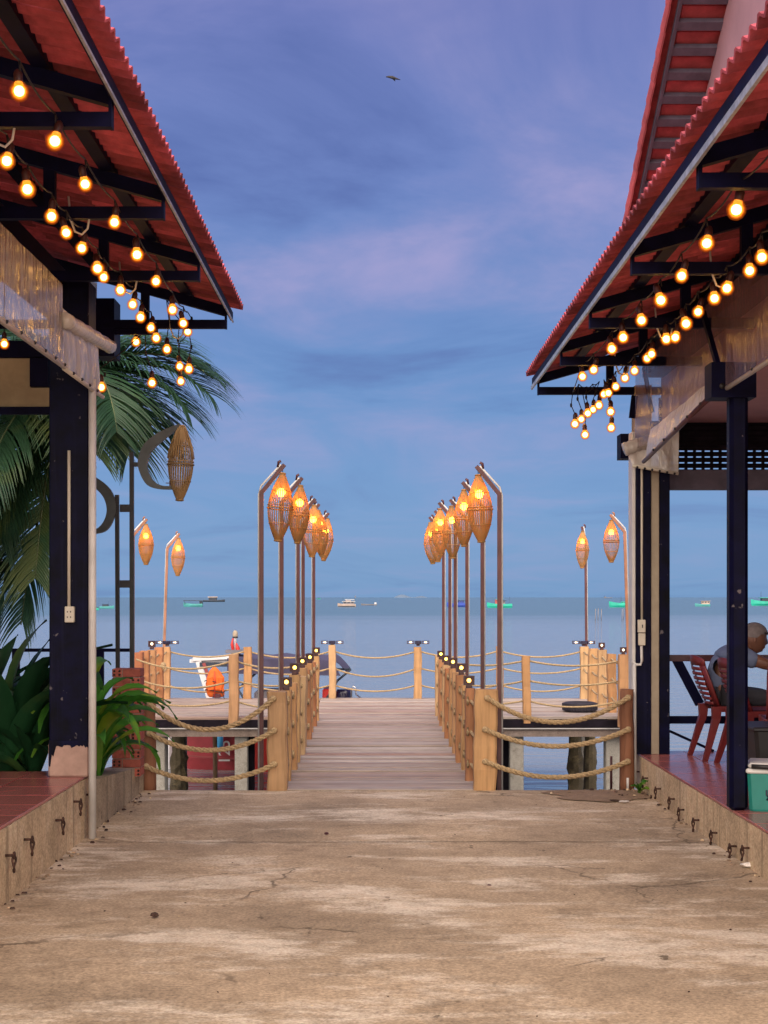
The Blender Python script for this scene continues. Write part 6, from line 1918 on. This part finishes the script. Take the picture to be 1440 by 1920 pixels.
def hut(t, Ln, hh, bw):
    MB().cbox(-Ln * 0.24, Ln * 0.12, -bw * 0.6, bw * 0.6, hh * 0.7, Ln * 0.20, 0.03).build('hut', M['boatdark'], t)
    MB().box(-Ln * 0.28, Ln * 0.16, -bw * 0.8, bw * 0.8, Ln * 0.202, Ln * 0.24).build('roof', M['boattan'], t)
fishing_boat('dark raft with a small roofed hut far out on the left', 381, 422, 1128.5, M['boatdark'], M['boatdark'], M['boattan'], 1, (0, 0, 0), low=True, extra=hut)
fishing_boat('tiny dark green boat on the horizon beside the farthest left lantern', 594, 601, 1123.4, M['boatgreen'], M['boatdark'], M['boatdark'], 1, (0.3, 0.7, 0.6), mast=False)
def deckhouse2(t, Ln, hh, bw):
    MB().cbox(-Ln * 0.06, Ln * 0.24, -bw * 0.5, bw * 0.5, Ln * 0.26, Ln * 0.36, 0.03).build('upper_cabin', M['boattan'], t)
    MB().box(-Ln * 0.10, Ln * 0.44, -bw * 0.7, bw * 0.7, Ln * 0.40, Ln * 0.42).build('sunshade', M['white'], t)
    for u in (-0.08, 0.42): MB().box(Ln * u - 0.06, Ln * u + 0.06, -bw * 0.6, -bw * 0.5, Ln * 0.2, Ln * 0.40 - 0.002).build('shade_post', M['boatgrey'], t)
    MB().tube([(Ln * 0.44, 0, Ln * 0.3), (Ln * 0.46, 0, Ln * 0.62)], Ln * 0.007, 6).build('flagpole', M['boatdark'], t)
    m_ = MB(); m_.box(Ln * 0.445, Ln * 0.50, -0.02, 0.02, Ln * 0.50, Ln * 0.62); m_.build('flag', M['boatgrey'], t)
    MB().box(-Ln * 0.47, Ln * 0.45, -bw * 1.01, -bw * 0.9, 0.02, hh * 0.3).build('waterline_stripe', M['boatdark'], t)
fishing_boat('two-deck brown and white boat anchored in the middle of the bay', 633, 667, 1138, M['boattan'], M['boatgrey'], M['white'], -1, (0.30, 0.92, 0.50), extra=deckhouse2)
def sampan(t, Ln, hh, bw):
    MB().cbox(Ln * 0.34, Ln * 0.46, -bw * 0.4, bw * 0.4, hh * 0.5, hh * 1.8, 0.02).build('white_bundle', M['white'], t)
fishing_boat('long low sampan right of the two-deck boat', 677, 707, 1135, M['boatgrey'], M['boatgrey'], M['white'], -1, (0, 0, 0), low=True, extra=sampan)
fishing_boat('blue fishing boat seen between the right lantern poles', 838, 876, 1138, M['boatblue'], M['boatblue'], M['boatdark'], -1, (0.5, 0.85, 0.5), hgt=1.1)
def nets(t, Ln, hh, bw):
    MB().cbox(-Ln * 0.18, Ln * 0.0, -bw * 0.6, bw * 0.6, hh * 0.7, hh * 1.7, 0.05).build('net_pile', M['boatred'], t)
    MB().box(-Ln * 0.15, Ln * 0.15, -bw * 0.7, bw * 0.7, Ln * 0.33, Ln * 0.36).build('top_shade', M['boatteal'], t)
    MB().tube([(Ln * 0.38, 0, hh * 0.7), (Ln * 0.40, 0, Ln * 0.42)], Ln * 0.006, 6).build('aft_mast', M['boatdark'], t)
fishing_boat('green fishing boat with red nets seen past the nearest right lantern pole', 913, 960, 1139.5, M['boatgreen'], M['boatgrey'], M['boatdark'], -1, (0.42, 0.72, 0.45), extra=nets)
fishing_boat('faint grey ship on the far horizon above the bright green boat', 1132, 1148, 1121.6, M['boatgrey'], M['boatgrey'], M['boatgrey'], -1, (0.1, 0.25, 0.4), roof=False, low=True)
fishing_boat('bright green boat beside the right pavilion corner', 1142, 1187, 1138.5, M['boatgreen'], M['boatgreen'], M['boatgreen'], -1, (0.5, 0.8, 0.25), roof=False, hgt=1.15)
fishing_boat('teal boat with a rounded tan roof framed between the two right columns', 1303, 1331, 1137, M['boatteal'], M['boattan'], M['boattan'], -1, (0.42, 0.98, 0.70), mast=False)
fishing_boat('green trawler at the right border with dark rigging', 1408, 1462, 1135.5, M['boatgreen'], M['boatdark'], M['boatgreen'], -1, (0.35, 0.65, 0.40))

def sea_stakes():
    WHO = ('leftmost', 'second', 'middle', 'fourth', 'rightmost')
    for k, (px, py) in enumerate(((1116, 1160), (1121, 1158), (1127, 1160), (1166, 1160), (1169, 1158))):
        d = (H - WATER) * F / (py + 4 - VY)
        o = MB().tube([(0, 0, -0.5), (0.05, 0, 1.4)], 0.05, 6).build('sea_stake', M['boatgrey'], None, (X(px, d), d, WATER))
        tag(o, '%s of the five thin stakes in the sea near the bright green boat' % WHO[k], 'stake', 'fishing stakes in the bay')
sea_stakes()
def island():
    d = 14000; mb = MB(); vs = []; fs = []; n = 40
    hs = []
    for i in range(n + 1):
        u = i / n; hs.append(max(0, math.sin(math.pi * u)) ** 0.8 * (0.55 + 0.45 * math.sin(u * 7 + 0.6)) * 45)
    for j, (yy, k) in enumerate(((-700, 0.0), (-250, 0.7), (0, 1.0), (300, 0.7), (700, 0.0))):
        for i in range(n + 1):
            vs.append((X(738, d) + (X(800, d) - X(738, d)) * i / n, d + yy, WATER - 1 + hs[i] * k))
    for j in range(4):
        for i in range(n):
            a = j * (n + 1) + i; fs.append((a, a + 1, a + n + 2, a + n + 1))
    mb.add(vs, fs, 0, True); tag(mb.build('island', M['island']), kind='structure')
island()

def bird():
    d = 42.0; c = P(736, 146, d)
    t = thing('bird', 'dark bird gliding high in the cloudy sky', 'bird', c)
    s = d / F * 1.25
    mb = MB()
    mb.tube([(-10 * s, 0, 1.5 * s), (-6 * s, 0, 1.6 * s), (0, 0, 0.6 * s), (5 * s, 0, -1.0 * s), (12 * s, 0, -3 * s)], [0.6 * s, 1.6 * s, 2.4 * s, 1.6 * s, 0.3 * s], 8)
    b = mb.build('body', M['bird'], t)
    for sg in (-1, 1):
        m_ = MB(); ws = []
        for (u, xo, ch, dz) in ((0, -2, 6, 0.5), (0.35, -2.5, 5.5, 2.0 if sg > 0 else -2.0), (0.7, -0.5, 4.2, 2.5 if sg > 0 else -4), (1.0, 3.5, 1.0, 1.0 if sg > 0 else -5.5)):
            ws += [(xo * s, sg * u * 16 * s, (dz + 0.25) * s), ((xo + ch) * s, sg * u * 16 * s, (dz - 0.5) * s), ((xo + ch) * s, sg * u * 16 * s, (dz - 0.8) * s), (xo * s, sg * u * 16 * s, (dz - 0.35) * s)]
        fs = []
        for i in range(3):
            for q in range(4):
                r_ = (q + 1) % 4; fs.append((i*4+q, i*4+r_, i*4+4+r_, i*4+4+q))
        fs += [(0, 1, 2, 3), (15, 14, 13, 12)]
        m_.add(ws, fs); m_.build('wing', M['bird'], t)
bird()

# ================================================================== litter on the path
def lump(name, label, cat, px, py, w, h, mat, seed, flat=0.6):
    d = H * F / (py - VY); rnd = random.Random(seed); mb = MB(); n, m_ = 12, 7; vs = []; fs = []
    for j in range(m_ + 1):
        ph = math.pi * j / m_
        for i in range(n):
            th = 2 * math.pi * i / n; k = 1 + rnd.uniform(-0.32, 0.32)
            vs.append((w / 2 * math.sin(ph) * math.cos(th) * k, w / 2 * flat * math.sin(ph) * math.sin(th) * k, max(0.0, h * 0.5 * (1 - math.cos(ph)) * (0.8 + 0.2 * k))))
    for j in range(m_):
        for i in range(n):
            q = (i + 1) % n; fs.append((j*n+i, j*n+q, j*n+n+q, j*n+n+i))
    mb.add(vs, fs)
    o = mb.build(name, mat, None, (X(px, d), d, 0.004)); tag(o, label, cat); return o
lump('plastic_scrap', 'crumpled white plastic scrap at the foot of the right kerb', 'litter', 1405, 1628, 0.095, 0.03, M['litter'], 1)
lump('seed_pod', 'dark dry seed pod lying on the left of the path', 'seed pod', 290, 1722, 0.036, 0.026, M['drygrey'], 2, 0.9)
lump('pebble', 'small dark red pebble on the path just behind the slab joint', 'pebble', 612, 1566, 0.026, 0.016, M['maroon'], 3, 0.9)
lump('leaf_bit', 'tiny red-brown scrap on the right half of the path', 'scrap', 917, 1662, 0.024, 0.008, M['maroon'], 4, 0.5)
lump('paper_scrap', 'white paper scrap on the soil by the right kerb corner', 'litter', 1170, 1505, 0.085, 0.012, M['litter'], 5, 0.5)
lump('dead_leaf', 'dark dead leaf on the soil left of the white paper scrap', 'leaf', 1152, 1503, 0.07, 0.012, M['drygrey'], 6, 0.5)
def debris():
    mb = MB(); rnd = random.Random(9)
    def chip(x, y, s, z=0.006):
        a = rnd.uniform(0, 3.14); c_, s_ = math.cos(a), math.sin(a); l = s; w = s * rnd.uniform(0.3, 0.8); h = s * rnd.uniform(0.2, 0.5)
        vs = []
        for (i, j, k) in ((-1,-1,0),(1,-1,0),(1,1,0),(-1,1,0),(-.7,-.7,1),(.7,-.7,1),(.7,.7,1),(-.7,.7,1)):
            xx, yy = i * l * 0.5, j * w * 0.5; vs.append((x + xx * c_ - yy * s_, y + xx * s_ + yy * c_, z - 0.004 + k * h))
        mb.add(vs, [(0,3,2,1),(4,5,6,7),(0,1,5,4),(1,2,6,5),(2,3,7,6),(3,0,4,7)], rnd.choice((0, 0, 1, 2)))
    for k in range(170):
        y = rnd.uniform(5.2, 11.9); sd_ = rnd.choice((-1, 1))
        chip((LK + abs(rnd.gauss(0.03, 0.05))) if sd_ < 0 else (RK - abs(rnd.gauss(0.03, 0.05))), y, rnd.uniform(0.008, 0.028))
    for k in range(60):
        chip(rnd.uniform(-1.8, 2.0), rnd.uniform(5.4, 11.9), rnd.uniform(0.004, 0.012))
    for k in range(40):
        chip(2.08 - abs(rnd.gauss(0, 0.22)), 11.9 - abs(rnd.gauss(0, 0.18)), rnd.uniform(0.012, 0.035), 0.02)
    o = mb.build('debris', [M['drygrey'], M['kerb'], M['soil']]); tag(o, 'scattered chips and grit along the foot of both kerbs', 'debris', kind='stuff')
debris()
def sprout():
    t = thing('weed', 'small yellowish weed sprouting from the soil at the right kerb corner', 'plant', (X(1197, 11.75), 11.72, 0.0))
    me = leaf_mesh('leaf', 0.10, 0.022, 1.6, M['leafa'], 0.2, 6); rnd = random.Random(2)
    MB().tube([(0, 0, 0), (0.004, 0, 0.05)], 0.003, 5).build('stem', M['palmstem'], t)
    for k in range(9):
        s = rnd.uniform(0.6, 1.1); link_mesh('leaf', me, t, (0, 0, 0.01 + 0.005 * k), (0, rnd.uniform(-0.2, 0.4), k * 2.4), (s, s, s))
sprout()
def sticks():
    for (px, y0, y1, lab, m_) in ((1146, 1418, 1482, 'thin dark stake standing behind the right entrance rope', M['maroon']), (1177, 1455, 1480, 'short white peg at the foot of the brown log post', M['white'])):
        d = 12.25 if px == 1146 else 11.94
        o = MB().tube([(0, 0, 0), (0.0, 0, Z(y0, d) - Z(y1, d))], 0.011, 6).build('stake' if px == 1146 else 'peg', m_, None, (X(px, d), d, Z(y1, d) if px == 1146 else 0.0))
        tag(o, lab, 'stake' if px == 1146 else 'peg')
sticks()
